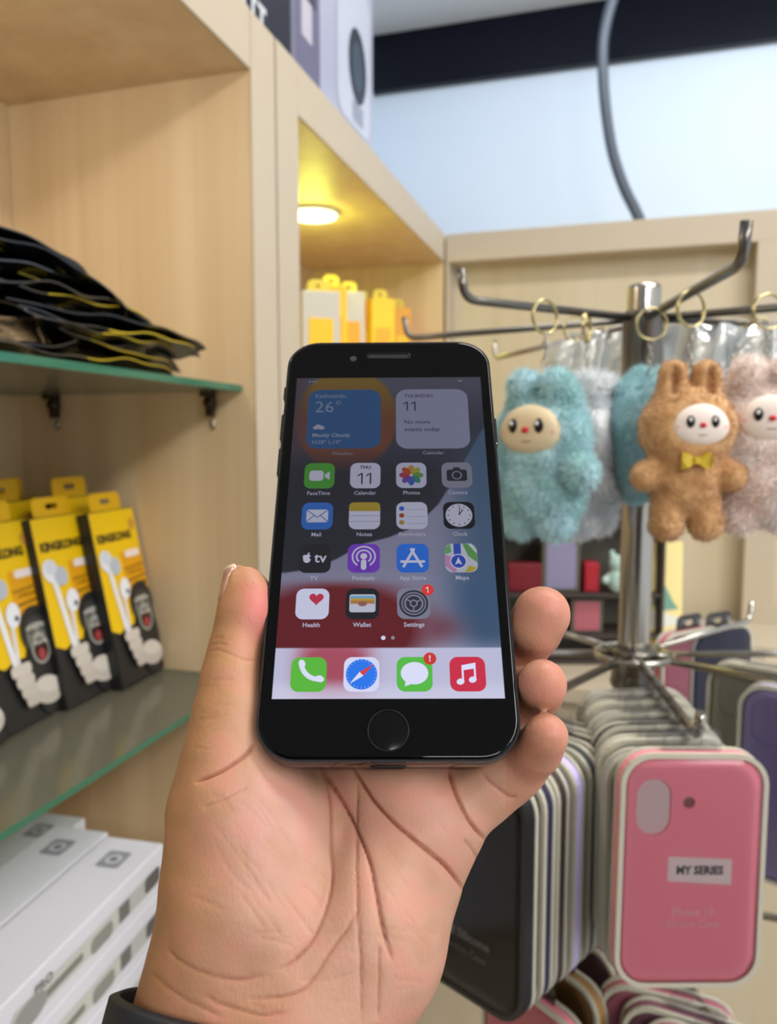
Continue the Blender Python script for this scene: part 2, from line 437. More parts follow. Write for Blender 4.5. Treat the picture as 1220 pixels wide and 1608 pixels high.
bay2 = thing('shelving_cabinet', 'narrow pale cabinet behind the phone with a round lit downlight in its top', 'cabinet', (-0.56, 1.35, 0))
box_part('side_panel', bay2, (XB, 0.873, 0), (XF-0.002, 0.936, 1.905), M_wood)
box_part('front_edge_band', bay2, (XF-0.002, 0.873, 0), (XF+0.001, 0.936, 1.967), M_trim)
box_part('back_panel', bay2, (XB-0.018, 0.873, 0), (XB, 1.84, 1.967), M_wood)
box_part('far_side_panel', bay2, (XB, 1.775, 0), (XF-0.002, 1.84, 1.905), M_wood)
box_part('top_panel', bay2, (XB, 0.873, 1.905), (XF-0.002, 1.84, 1.967), M_wood)
box_part('top_edge_band', bay2, (XF-0.002, 0.937, 1.905), (XF+0.001, 1.775, 1.967), M_trim)
box_part('shelf_board', bay2, (XB, 0.936, 1.565), (XF-0.01, 1.775, 1.59), M_wood)
box_part('bottom_board', bay2, (XB, 0.936, 1.0), (XF-0.01, 1.775, 1.03), M_wood)

# back cabinet facing the viewer
bk = thing('wall_cabinet', 'cream cabinet along the back under the bluish wall, behind the spinner stand', 'cabinet', (0.0, 1.8, 0))
box_part('top_rail', bk, (XF+0.003, 1.78, 1.905), (0.80, 1.84, 1.967), M_trim)
box_part('top_board', bk, (XF+0.003, 1.84, 1.945), (0.80, 2.36, 1.967), M_panel)
box_part('stile', bk, (0.258, 1.78, 0), (0.318, 1.84, 1.905), M_trim)
box_part('stile', bk, (XF+0.003, 1.78, 0), (XF+0.010, 1.84, 1.905), M_trim)
box_part('inset_panel', bk, (XF+0.010, 1.84, 0), (0.258, 1.855, 1.945), M_panel)
box_part('inset_panel', bk, (0.318, 1.84, 0), (0.80, 1.855, 1.945), M_panel)

# low counter behind the stand
ct = thing('display_counter', 'low cream counter behind the stand carrying small goods', 'counter', (0.1, 1.45, 0))
box_part('worktop', ct, (-0.395, 1.22, 1.085), (0.70, 1.779, 1.11), M_trim, 0.002)
box_part('front_panel', ct, (-0.395, 1.235, 0), (-0.150, 1.25, 1.084), M_panel)
box_part('front_panel', ct, (-0.144, 1.235, 0), (0.70, 1.25, 1.084), M_panel)

# glass shelves with green edges
def glass_shelf(y0, y1, z, th, label, xf=-0.417):
    bm = bmesh.new(); bx(bm, (XB+0.001, y0, z-th), (xf, y1, z))
    for f in bm.faces: f.material_index = 0 if abs(f.normal.z) > 0.9 else 1
    o = obj('glass_shelf', bm, [M_glass, M_gedge]); tag(o, label, 'shelf'); return o
glass_shelf(-0.238, 0.8075, 1.5615, 0.007, 'upper glass shelf with green edge under the black pouches')
glass_shelf(-0.238, 0.8075, 1.2200, 0.006, 'lower glass shelf with green edge under the yellow earphone boxes')
def bracket(p, label):
    t = thing('shelf_bracket', label, 'bracket', p, group='dark clips under the upper glass shelf')
    bm = bmesh.new(); lathe(bm, [(0.0001, 0), (0.006, 0), (0.006, 0.012), (0.0001, 0.012)], 16, M_=Matrix.Rotation(PI/2, 4, 'X')); obj('peg', bm, M_bracket, t)
    bm = bmesh.new(); bx(bm, (-0.005, -0.010, -0.016), (0.005, 0.0, 0.0125), 0.002); bx(bm, (-0.006, -0.020, 0.0065), (0.006, 0.0, 0.0125), 0.001)
    obj('clip', bm, M_bracket, t)
    bm = bmesh.new(); lathe(bm, [(0.0001, -0.030), (0.003, -0.030), (0.0035, -0.020), (0.0001, -0.020)], 12); obj('screw', bm, M_chrome, t)
for (px, nm) in ((88, 'dark metal clip holding the upper glass shelf, the left one'), (333, 'dark metal clip holding the upper glass shelf near its right end')):
    p = onplane(px, 605, y=0.808); bracket((p.x, 0.808, 1.542), nm)

# downlight
pd = onplane(491, 335, z=1.903)
dl = thing('downlight', 'round lit downlight under the cabinet top, left of the white wall', 'lamp', (pd.x, pd.y, 1.905))
bm = bmesh.new(); lathe(bm, [(0.046, 0), (0.049, -0.001), (0.049, -0.004), (0.043, -0.006)], 40); obj('bezel', bm, mat('white_enamel', (235, 232, 215), 0.4), dl)
bm = bmesh.new(); lathe(bm, [(0.043, -0.004), (0.043, -0.008), (0.02, -0.0095), (0.001, -0.010)], 40); obj('diffuser', bm, mat('lit_diffuser', (255, 250, 205), 0.5, emit=3.0), dl)
def point(name, loc, e, col, r=0.02):
    l = bpy.data.lights.new(name, 'POINT'); l.energy = e; l.color = col; l.shadow_soft_size = r
    o = bpy.data.objects.new(name, l); COL.objects.link(o); o.location = loc; return o
point('downlight_glow', (pd.x, pd.y, 1.86), 0.60, (0.88, 1, 0.14), 0.03)
point('downlight_glow', (-0.56, 1.35, 1.72), 0.38, (0.95, 1, 0.5), 0.04)
point('bay_lamp_light', (-0.52, 0.42, 1.885), 1.7, (1, 0.95, 0.84), 0.03)
dl3 = thing('downlight', 'round downlight under the top of the left cabinet, above the black pouches', 'lamp', (-0.56, 0.30, 1.905))
bm = bmesh.new(); lathe(bm, [(0.046, 0), (0.049, -0.001), (0.049, -0.004), (0.043, -0.006)], 40); obj('bezel', bm, MATS['white_enamel'], dl3)
bm = bmesh.new(); lathe(bm, [(0.043, -0.004), (0.043, -0.008), (0.001, -0.010)], 40); obj('diffuser', bm, MATS['lit_diffuser'], dl3)

# hanging grey cable in front of the wall
bm = bmesh.new()
cp = [onplane(a, b, y=2.1) for a, b in ((985, -60), (962, 0), (948, 60), (947, 120), (952, 180), (962, 240), (980, 295), (1004, 345), (1030, 420))]
fine = []
for i in range(len(cp)-1):
    for j in range(4):
        t = j/4; p0 = cp[max(i-1, 0)]; p1 = cp[i]; p2 = cp[i+1]; p3 = cp[min(i+2, len(cp)-1)]
        fine.append(0.5*((2*p1)+(p2-p0)*t+(2*p0-5*p1+4*p2-p3)*t*t+(3*p1-p0-3*p2+p3)*t**3))
tube(bm, fine, 0.014, 10)
tag(obj('cable', bm, mat('grey_cable_sheath', (74, 82, 94), 0.35), smooth=True), 'thick grey cable hanging in front of the bluish white wall', 'cable')

# ------------------------------------------------------------------ boxes on top of the cabinets
t = thing('carton', 'dark navy box with white letters on top of the left cabinet', 'box', (-0.52, 0.78, 1.967))
bm = bmesh.new(); bx(bm, (-0.115, -0.10, 0.0005), (0.112, 0.158, 0.34), 0.002); obj('carton_body', bm, mat('navy_carton', (30, 32, 48), 0.4), t)
a = Art(); a.text('TTT', 0, 0, 0.036, (205, 208, 216), bold=0.002)
pl_ = onplane(398, 14, x=-0.407); me = a.mesh('lettering'); me.transform(Matrix.Translation((0.1125, pl_.y-.78, pl_.z-1.967)) @ Matrix.Rotation(PI/2, 4, 'Z') @ Matrix.Rotation(PI/2, 4, 'X')); obj('lettering', me, M_art, t)
t = thing('carton', 'pale lilac box with a dark round speaker picture on top of the cabinet', 'box', (-0.52, 1.10, 1.967))
bm = bmesh.new(); bx(bm, (-0.115, -0.155, 0.0005), (0.114, 0.165, 0.36), 0.002); obj('carton_body', bm, mat('lilac_carton', (178, 182, 206), 0.3), t)
a = Art(0.0001)
a.poly([(-0.155, 0.0), (-0.072, 0.0), (-0.072, 0.30), (-0.155, 0.30)], (112, 110, 138))
a.poly([(-0.135, 0.05), (-0.10, 0.05), (-0.10, 0.30), (-0.135, 0.30)], (196, 190, 205))
a.poly([(-0.122, 0.10), (-0.085, 0.10), (-0.085, 0.18), (-0.122, 0.18)], (60, 62, 84))
a.poly(rr(0.15, 0.22, 0.03, 0.07, 0.12), (200, 206, 224))
a.poly(ell(0.042, 0.055, 0.085, 0.105, 28), (42, 50, 66)); a.poly(ell(0.026, 0.036, 0.085, 0.105, 28), (72, 84, 100))
a.poly(rr(0.05, 0.03, 0.005, 0.085, 0.035), (150, 158, 178)); a.poly(ell(0.02, 0.03, 0.03, 0.25, 20), (130, 134, 156))
me = a.mesh('printed_picture'); me.transform(Matrix.Translation((0.1145, 0, 0)) @ Matrix.Rotation(PI/2, 4, 'Z') @ Matrix.Rotation(PI/2, 4, 'X')); obj('printed_picture', me, M_art, t)

# ------------------------------------------------------------------ black foil pouches in a pile
M_foil = mat('black_foil', (14, 14, 16), 0.28, coat=1.0, bump=0.6, bscale=60)
M_yline = mat('yellow_foil_border', (204, 176, 30), 0.35)
M_film_shine = mat('grey_film_highlight', (150, 150, 160), 0.25, coat=0.5, bump=.5, bscale=50)  # grey patches that also paint highlights onto the foil
def pouch_mesh(seed, W_=0.12, L_=0.27):
    r = random.Random(seed); nx, ny = 14, 26; bm = bmesh.new(); P = [[r.uniform(0, 6) for _ in range(2)] for _ in range(5)]
    def zz(u, v):
        e = max(0, 1-abs(u)**3)*max(0, 1-abs(v)**4)
        return e
    top = {}; bot = {}
    for i in range(nx+1):
        for j in range(ny+1):
            u = 2*i/nx-1; v = 2*j/ny-1
            x = u*W_/2*(1-0.25*max(0, abs(v)-.8)*(1+abs(u))); y = v*L_/2*(1-0.10*abs(u))
            cr = sum(math.sin(P[k][0]+u*(2+k*1.7)+v*(3+k*2.1)) for k in range(5))*0.0009
            sag = -0.012*(abs(v)**3)*(1 if v > 0 else .4)+0.006*math.sin(P[0][1]+v*2.2+u)
            e = zz(u, v)*0.0045
            top[i, j] = bm.verts.new((x, y, sag+cr+e+0.0007)); bot[i, j] = bm.verts.new((x, y, sag+cr-e*.6-0.0004))
    for i in range(nx):
        for j in range(ny):
            band = 1 if (i == nx-1 and seed % 3 == 0 and ny*.3 < j < ny*.85) or (j == ny-2 and seed % 3 == 1) or (i in (4, 9) and seed % 3 == 2) else (2 if ((3 < i < 9 and ny*.45 < j < ny*.8 and seed % 2) or (i > 10 and ny*.6 < j < ny*.84 and seed in (1, 4))) else 0)  # grey patches towards the pouch end are painted foil highlights
            f = bm.faces.new((top[i, j], top[i+1, j], top[i+1, j+1], top[i, j+1])); f.material_index = band; f.smooth = band == 0
            f = bm.faces.new((bot[i, j+1], bot[i+1, j+1], bot[i+1, j], bot[i, j])); f.material_index = 0
    for i in range(nx):
        for j in (0, ny):
            bm.faces.new((top[i, j], bot[i, j], bot[i+1, j], top[i+1, j])).material_index = 0
    for j in range(ny):
        for i in (0, nx):
            bm.faces.new((top[i, j], top[i, j+1], bot[i, j+1], bot[i, j])).material_index = 1 if (i == nx and seed in (0, 3, 5) and ny*.35 < j < ny*.9) else 0
    return bm
pm = []
for s_ in range(6):
    o = obj('foil_pouch', pouch_mesh(s_), [M_foil, M_yline, M_film_shine]); pm.append(o)
pr_ = random.Random(3)
NP = 22
stack_z = 1.5745
for k in range(NP):
    f = k/(NP-1)
    yend = 0.757-0.19*max(0, f-.35)/.65+pr_.uniform(-0.024, 0.004)-0.012
    xx = -0.50+pr_.uniform(-0.03, 0.03)-0.02*f
    o = pm[k] if k < 6 else pm[k % 6].copy()
    if k >= 6: COL.objects.link(o)
    o.location = (xx, yend-0.135, stack_z+0.0042*k); 
    o.rotation_euler = (math.radians(-1.5-3.0*f+pr_.uniform(-1.5, 1.5)), math.radians(pr_.uniform(-3, 3)), math.radians(pr_.uniform(-11, 8)))
    lv = 'lying at the very bottom' if k == 0 else ('topmost' if k == NP-1 else None)
    tag(o, 'black foil pouch, %s of the pile on the upper glass shelf' % lv if lv else
        'glossy black foil pouch in the thick of the pile on the upper glass shelf', 'pouch', 'black foil pouches piled on the upper glass shelf')

# ------------------------------------------------------------------ yellow earphone boxes
M_yel = mat('yellow_card', (232, 180, 14), 0.35); M_blk = mat('black_card', (30, 29, 28), 0.4)
def earphone_box(label, group, loc, rotz, lean):
    t = thing('earphone_box', label, 'box', loc, (-lean, 0, rotz), group)
    W_, H_, T_ = 0.089, 0.20, 0.014
    bm = bmesh.new(); bx(bm, (-W_/2, 0, 0), (W_/2, T_, H_), 0.0008); obj('box_body', bm, M_blk, t)
    bm = bmesh.new(); plate(bm, rr(0.06, 0.022, 0.006, 0, 0.010), [rr(0.02, 0.006, 0.003, 0, 0.011)], 0, 0.001)
    obj('hang_tab', bm, M_yel, t, loc=(0, 0.006, H_), rot=(PI/2, 0, 0))
    a = Art(0.00012); Y1 = (240, 196, 8); Y2 = (226, 160, 10)
    a.poly([(-.0435, .001), (.0435, .001), (.0435, .199), (-.0435, .199)], (34, 33, 32))
    a.poly([(-.0435, .066), (-.03, .060), (-.012, .066), (.0, .064), (.01, .085), (.0435, .082), (.0435, .199), (-.0435, .199)], Y1)
    a.poly([(0.0, .090), (.0435, .090), (.0435, .150), (0.0, .150)], Y2)
    a.text('KINGKONG', -.004, .168, .0125, (70, 58, 10), bold=.0009, sx=.98)
    a.poly(rr(.03, .008, .003, .024, .146), (240, 225, 222)); a.poly(ell(.006, .007, .034, .180), (205, 150, 60))
    a.poly([(.002, .128), (.042, .130), (.042, .1325), (.002, .1305)], (150, 110, 12))
    a.poly([(.004, .114), (.042, .117), (.042, .119), (.004, .116)], (90, 66, 14))
    a.text('SUPER BASS', .023, .124, .006, (120, 90, 10)); a.text('1.2M', .031, .108, .009, (96, 74, 14), bold=.0004)
    wht = (236, 238, 244); gy = (186, 192, 204)
    # earphones
    a.line((-.028, .140), (-.016, .058), .0070, wht); a.line((-.009, .112), (-.012, .058), .0055, (226, 222, 222))
    a.poly(ell(.011, .013, -.030, .143, rot=.5), wht); a.poly(ell(.011, .010, -.016, .136, rot=-.6), gy); a.poly(ell(.009, .008, -.029, .147), (212, 218, 228))
    a.poly(ell(.010, .0125, -.006, .108, rot=-.3), wht); a.poly(ell(.003, .003, -.002, .104), (64, 74, 92))
    # gorilla
    bk_ = (38, 38, 38); g1 = (118, 118, 110); g2 = (168, 166, 158); X_, Z_ = .021, .083
    a.poly(ell(.0225, .025, X_, Z_+.004), bk_); a.poly(ell(.0225, .045, .021, .046), bk_)
    a.poly(ell(.0155, .021, X_, Z_-.003), g1); a.poly(ell(.013, .006, X_, Z_+.0125), (60, 60, 58)); a.poly(ell(.0150, .0040, X_, Z_+.0075), g2)
    for q in (-1, 1): a.poly(ell(.0050, .0028, X_+q*.0065, Z_+.0035), (44, 44, 42)); a.poly(ell(.0014, .0012, X_+q*.006, Z_+.0036), (190, 180, 150))
    a.poly(ell(.0080, .0055, X_, Z_-.0035), g2); a.poly(ell(.0025, .0015, X_-.003, Z_-.0045), (50, 48, 46)); a.poly(ell(.0025, .0015, X_+.003, Z_-.0045), (50, 48, 46))
    a.poly(ell(.0140, .0150, X_, Z_-.016), (150, 148, 140)); a.poly(ell(.0105, .0115, X_, Z_-.0165), (48, 20, 20)); a.poly(ell(.0055, .0060, X_, Z_-.021), (158, 62, 62))
    for q in range(5): a.poly([(X_-.008+q*.0035, Z_-.0075), (X_-.0052+q*.0035, Z_-.0075), (X_-.0066+q*.0035, Z_-.0115)], (232, 228, 214))
    # fist holding the cords, and the other forearm
    a.poly(ell(.022, .0145, .018, .026, rot=-.2), (186, 178, 168)); a.poly(ell(.018, .008, .020, .031, rot=-.2), (206, 198, 188))
    for q, zc in enumerate((.055, .0435, .033, .0235)):
        a.poly(rr(.029-.003*q, .0115, .0045, -.014+.0025*q, zc), (206-6*q, 196-6*q, 186-6*q)); a.line((-.026+.0035*q, zc-.0062), (-.001, zc-.0062), .0011, (120, 104, 96))
    me = a.mesh('printed_front'); me.transform(Matrix.Rotation(PI/2, 4, 'X')); me.transform(Matrix.Translation((0, -0.0006, 0)))
    obj('printed_front', me, M_art, t)
    return t
lean = math.radians(11)
front = [((-0.526, 0.762, 1.2225), 'yellow and black earphone box, rightmost of the front row, beside the wood panel'),
         ((-0.540, 0.690, 1.2225), 'yellow and black earphone box, second from the wood panel in the front row'),
         ((-0.546, 0.612, 1.2225), 'yellow and black earphone box, third from the wood panel, showing a clear gorilla face'),
         ((-0.534, 0.520, 1.2225), 'yellow and black earphone box cut by the left picture edge, nearest of the front row')]
eb = None
for i, (p, lb) in enumerate(front):
    rz = PI/2+math.radians((3, 2, 5, 5)[i])
    if eb is None: eb = earphone_box(lb, 'yellow earphone boxes on the lower glass shelf', p, rz, lean)
    else: copy_tree(eb, p, (-lean, 0, rz), lb)
for i, (p, lb) in enumerate([((-0.575, 0.745, 1.2225), 'yellow earphone box in the second row behind the rightmost front one'),
                             ((-0.590, 0.655, 1.2225), 'yellow earphone box in the second row, only its yellow top showing over the middle boxes'),
                             ((-0.600, 0.560, 1.2225), 'yellow earphone box in the second row near the left picture edge'),
                             ((-0.625, 0.700, 1.2225), 'yellow earphone box in the rearmost row, its grey hanging tab just showing')]):
    copy_tree(eb, p, (-lean*.6, 0, PI/2+math.radians(3)), lb).scale = (1, 1, 1.07)

# ------------------------------------------------------------------ white product cartons, lower left
M_wtop = mat('white_carton_matt', (214, 214, 220), 0.5)
def white_carton(label, p, yaw, L_=0.30, W_=0.058, H_=0.041, group='white cartons at the bottom of the left cabinet', src=None):
    t = thing('product_carton', label, 'box', p, (0, 0, yaw), group)     # origin: far right lower corner
    bm = bmesh.new(); bx(bm, (-W_, -L_, 0), (0, 0, H_), 0.0012); obj('carton_body', bm, M_white, t)
    a = Art(0.0001)
    a.poly(rr(.075, .016, .005, -.045-.02, .018), (186, 188, 184)); a.poly(rr(.026, .015, .005, -.022, .0185), (88, 88, 88))
    a.poly(rr(.017, .014, .002, -.068, .018), (108, 110, 108)); a.poly([(-.21, .012), (-.076, .011), (-.076, .026), (-.20, .028)], (198, 200, 192))
    a.poly(rr(.03, .013, .005, -.100, .016), (140, 142, 136)); a.poly(rr(.05, .006, .002, -.150, .018), (128, 128, 124))
    a.text('PRO', -.17, .028, .010, (130, 132, 130), bold=.0003); a.poly(ell(.018, .009, -.185, .018), (150, 150, 148))
    me = a.mesh('printed_side'); me.transform(Matrix.Translation((.0005, 0, 0)) @ Matrix.Rotation(PI/2, 4, 'Z') @ Matrix.Rotation(PI/2, 4, 'X')); obj('printed_side', me, M_art, t)
    a = Art(0.0001); a.poly(rr(.022, .026, .003, -.029, -.035), (150, 152, 160)); a.ring(-.029, -.035, .004, .0075, (196, 198, 206)); a.poly(ell(.002, .002, -.029, -.035), (90, 92, 100))
    me = a.mesh('printed_top_mark'); me.transform(Matrix.Translation((0, 0, H_+.0004))); obj('printed_top_mark', me, M_art, t)
    return t
c0 = onplane(257, 1324, x=-0.392)
z0 = c0.z-0.041
first = None; nlay = int((z0-0.926)/0.0413)
for k in range(nlay+1):
    p = (c0.x, c0.y, z0-0.0413*k)
    lb = ['long white carton with grey printed side, topmost of the stack left of the wrist',
          'long white carton with grey printed side, second from the top left of the wrist'][k] if k < 2 else 'white carton with grey printed side, %s in the stack by the wrist' % ('third from top' if k == 2 else 'near the bottom' if k < nlay else 'lowest')
    if first is None: first = white_carton(lb, p, math.radians(4))
    else: copy_tree(first, p, (0, 0, math.radians(4)), lb)
for k in range(nlay+1):
    p = (c0.x-0.064, c0.y+0.006, z0-0.002-0.0413*k)
    copy_tree(first, p, (0, 0, math.radians(4)), 'white carton in the second stack, %s, behind the front one' % ('topmost' if k == 0 else 'under %s others' % ['', 'one', 'two', 'three', 'four', 'five'][k]))
pa = onplane(134, 1284, x=-0.535)
stA = math.floor((pa.z-0.041-0.926)/0.0413)
for k in range(stA+1):
    copy_tree(first, (pa.x, pa.y, pa.z-0.041-0.0413*k), (0, 0, math.radians(3)), 'white carton of the rearmost stack, %s' % ('topmost' if k == 0 else 'under %s others' % ['', 'one', 'two', 'three', 'four', 'five', 'six'][k]))

# ------------------------------------------------------------------ yellow packs in the lit cabinet
def gadget_pack(label, p, w_, h_, body, side, yaw=0.5, tab=(236, 214, 60)):
    t = thing('gadget_pack', label, 'box', p, (0, 0, yaw), 'yellow packs in the lit cabinet')
    bm = bmesh.new(); bx(bm, (-w_/2, -0.03, 0), (w_/2, 0.03, h_), 0.002); obj('pack_body', bm, body, t)
    bm = bmesh.new(); plate(bm, rr(w_*.6, .03, .01, 0, .008), [ell(.004, .004, 0, .012)], 0, .001); obj('hang_tab', bm, mat('tab%d' % tab[0], tab, .4), t, loc=(0, 0, h_), rot=(PI/2, 0, 0))
    bm = bmesh.new(); bx(bm, (-w_*.32, -0.0312, h_*.2), (w_*.32, -0.0300, h_*.7), 0.0004); obj('front_label', bm, side, t)
    return t
My1 = mat('bright_yellow_pack', (250, 204, 10), 0.35); My2 = mat('orange_yellow_pack', (240, 172, 14), 0.35); Mg = mat('pale_grey_pack', (206, 204, 190), 0.35)
for (px, pyt, xx, w_, bod, sd, lb) in ((500, 462, -.47, .060, Mg, My1, 'pale box with yellow cap at the left of the packs in the lit cabinet'),
        (520, 452, -.52, .050, My1, My2, 'tallest bright yellow pack in the lit cabinet'),
        (548, 462, -.50, .050, Mg, My2, 'pale grey pack with orange label between the yellow packs'),
        (570, 474, -.55, .035, My2, My1, 'narrow orange-yellow pack behind the grey one'),
        (597, 472, -.50, .050, My1, My2, 'bright yellow pack right of the grey one in the lit cabinet'),
        (626, 486, -.50, .042, My2, My1, 'small orange-yellow pack at the right end in the lit cabinet')):
    p = onplane(px, pyt, x=xx); gadget_pack(lb, (p.x, p.y, 1.591), w_, p.z-1.591, bod, sd)
# ------------------------------------------------------------------ rotating display stand
def cam_h(lat, dep):                            # horizontal point from lateral / forward distance to the eye
    return Vector((cR.x*lat-math.sin(YAW)*dep, cR.y*lat+math.cos(YAW)*dep, 0))
HUB = cam_h(0.2235, 0.69)
def at_z(lat, dep, z):
    v = cam_h(lat, dep); v.z = z; return v
Z1, Z2, Z3 = 1.605, 1.305, 1.078
st = thing('display_stand', 'chrome rotating display stand with tiers of upturned hooks at the right', 'stand', (HUB.x, HUB.y, 0))
def hub(v): return Vector(v)-Vector((HUB.x, HUB.y, 0))
bm = bmesh.new(); lathe(bm, [(0.0001, 0.02), (0.014, 0.02), (0.014, 1.63), (0.0135, 1.6335), (0.0001, 1.634)], 32); obj('pole', bm, M_chrome, st)
bm = bmesh.new(); lathe(bm, [(0.0001, 0), (0.17, 0), (0.17, 0.012), (0.02, 0.03), (0.0001, 0.03)], 40); obj('base_plate', bm, M_dchrome, st)
for zz_, h0, h1, r_ in ((Z1, -0.062, 0.006, .0175), (Z2, -0.030, 0.006, .019), (Z3, -0.05, 0.006, .018)):
    bm = bmesh.new(); lathe(bm, [(0.0141, h0), (r_, h0), (r_+.0015, h0+.004), (r_, h0+.01), (r_, h1-.006), (r_+.003, h1-.003), (r_, h1), (.0141, h1)], 32)
    obj('collar', bm, M_dchrome, st, loc=(0, 0, zz_))
for zz_, R_ in ((Z2, .034), (Z3, .032)):
    bm = bmesh.new(); tube(bm, [(R_*math.cos(2*PI*k/32), R_*math.sin(2*PI*k/32), 0) for k in range(32)], 0.0032, 8, closed=True)
    for k in range(4): tube(bm, [(0, 0, 0), (R_*math.cos(k*PI/2), R_*math.sin(k*PI/2), 0)], .0025, 6)
    obj('hub_ring', bm, M_chrome, st, loc=(0, 0, zz_))
def arm(z, lat, dep, tip=0.022, r=0.0034, zend=None, up=True):
    e = hub(at_z(lat, dep, z if zend is None else zend)); s_ = Vector((0, 0, z)); d = e-s_; d.normalize()
    pts = [s_+d*0.012, e]
    if up: pts.append(e+Vector((0, 0, tip))+d*0.004)
    bm = bmesh.new(); tube(bm, bend(pts, .012), r, 12); return obj('hook_arm', bm, M_chrome if not up or z != Z1 else M_dchrome, st)
arm(Z1, 0.0575, 0.595); arm(Z1, 0.2120, 0.475, .024, .0037)
arm(Z1, 0.395, 0.575); arm(Z1, 0.46, 0.74, r=.003); arm(Z1, 0.02, 0.82, r=.003); arm(Z1-.003, 0.135, 0.99, r=.003)
arm(Z2, 0.2035, 0.492, .018, .0036); arm(Z2, 0.040, 0.480, .02); arm(Z2, 0.155, 0.80, r=.003); arm(Z2, 0.055, 0.70, r=.0034)
arm(Z2, 0.39, 0.82, .02, r=.003); arm(Z2, 0.43, 0.69, r=.003); arm(Z2, 0.365, 0.565, r=.0036)
arm(Z3, 0.24, 0.46, .02, .0036); arm(Z3, 0.08, 0.56); arm(Z3, 0.42, 0.62); arm(Z3, 0.20, 0.88)

# ------------------------------------------------------------------ plush key rings
def fur_mat(name, ca, cb, scale=120):
    m = bpy.data.materials.new(name); m.use_nodes = True; nt = m.node_tree; b = nt.nodes['Principled BSDF']
    b.inputs['Roughness'].default_value = 0.95; b.inputs['Sheen Weight'].default_value = 0.5; b.inputs['Specular IOR Level'].default_value = 0.1
    tc = nt.nodes.new('ShaderNodeTexCoord'); n = nt.nodes.new('ShaderNodeTexNoise'); n.inputs['Scale'].default_value = scale; n.inputs['Detail'].default_value = 5
    cr = nt.nodes.new('ShaderNodeValToRGB'); e = cr.color_ramp.elements
    e[0].position = .35; e[0].color = lin(ca); e[1].position = .68; e[1].color = lin(cb)
    nt.links.new(tc.outputs['Object'], n.inputs['Vector']); nt.links.new(n.outputs['Fac'], cr.inputs[0]); nt.links.new(cr.outputs[0], b.inputs['Base Color'])
    return m
def plush_body(style, fuzz, seed):
    F_ = Field((-.058, -.045, -.005), (.058, .045, .142), .0021)
    if style == 'bunny':
        F_.ellip((0, 0, .082), (.0345, .027, .031), .004)
        F_.ellip((0, 0, .045), (.0255, .021, .030), .008)
        for s_ in (-1, 1):
            F_.cap((s_*.0115, .001, .102), (s_*.0118, -.001, .121), .0118, .0102, .003)
            F_.ellip((s_*.0125, -.010, .116), (.0035, .006, .013), .003, sub=True)
            F_.cap((s_*.020, -.002, .052), (s_*.0300, -.006, .047), .010, .0112, .004)
            F_.cap((s_*.0125, -.001, .028), (s_*.014, -.004, .011), .0125, .0125, .003)
        F_.ellip((0, -.027, .083), (.020, .006, .017), .004, sub=True)
    else:
        F_.ellip((0, 0, .080), (.036, .030, .031), .006)
        F_.ellip((0, 0, .042), (.034, .027, .036), .012)
        for s_ in (-1, 1):
            F_.cap((s_*.014, .004, .104), (s_*.013, -.008, .117), .014, .012, .006)
            F_.cap((s_*.030, -.006, .056), (s_*.037, -.016, .052), .012, .012, .004)
            F_.cap((s_*.014, -.002, .022), (s_*.015, -.006, .012), .015, .013, .006)
        F_.ellip((0, -.031, .081), (.019, .007, .017), .004, sub=True)
    V, Q = F_.mesh(); me = subdiv(np_mesh('body', V, Q), 1)
    P = verts_of(me); N = normals_of(me); r = np.random.default_rng(seed)
    ph = r.uniform(0, 6, (10, 3)); fr = r.uniform(60, 300, (10, 3)) if style == 'bunny' else r.uniform(60, 230, (10, 3))
    d = sum(np.sin(P@fr[i]+ph[i, 0]) for i in range(10))/10
    P = P+N*(d*fuzz*(.9 if style == 'bunny' else .6))[:, None]+N*r.normal(0, fuzz*.22, len(P))[:, None]
    # tufts: short tapering blades rooted on the body
    n = 9000 if style == 'bunny' else 22000; idx = r.integers(0, len(P), n); keep = ~((P[idx, 1] < -.017) & (abs(P[idx, 0]) < .021) & (abs(P[idx, 2]-.082) < .0175)); idx = idx[keep]
    b0 = P[idx]; dn = N[idx]+r.normal(0, .45, (len(idx), 3)); dn[:, 2] -= .25; dn /= np.linalg.norm(dn, axis=1)[:, None]
    sd = np.cross(dn, r.normal(0, 1, dn.shape)); sd /= np.linalg.norm(sd, axis=1)[:, None]
    L = fuzz*r.uniform(1.2, 2.8, len(idx))[:, None]; wd = .00035
    T = np.concatenate([b0-sd*wd, b0+sd*wd, b0+dn*L]); k = len(idx); a = np.arange(k)
    faces = [tuple(p.vertices) for p in me.polygons]+[(int(i)+len(P), int(i)+k+len(P), int(i)+2*k+len(P)) for i in a]
    m2 = bpy.data.meshes.new('body'); m2.from_pydata(np.concatenate([P, T]).tolist(), [], faces)
    m2.polygons.foreach_set('use_smooth', [True]*len(m2.polygons)); bpy.data.meshes.remove(me); return m2
BODY = {}
M_face = mat('cream_felt', (246, 232, 222), 0.9, sheen=.3); M_face2 = mat('sand_felt', (226, 206, 168), 0.9, sheen=.3)
M_eye = mat('glossy_bead_eye', (26, 20, 18), 0.12); M_nose = mat('red_nose', (206, 26, 44), 0.5); M_blush = mat('pink_blush', (240, 160, 170), 0.9)
M_glint = mat('white_glint', (250, 250, 250), 0.3); M_bow = mat('mustard_satin', (212, 182, 50), 0.4, bump=.3, bscale=150); M_smile = mat('brown_thread', (120, 70, 70), 0.8)
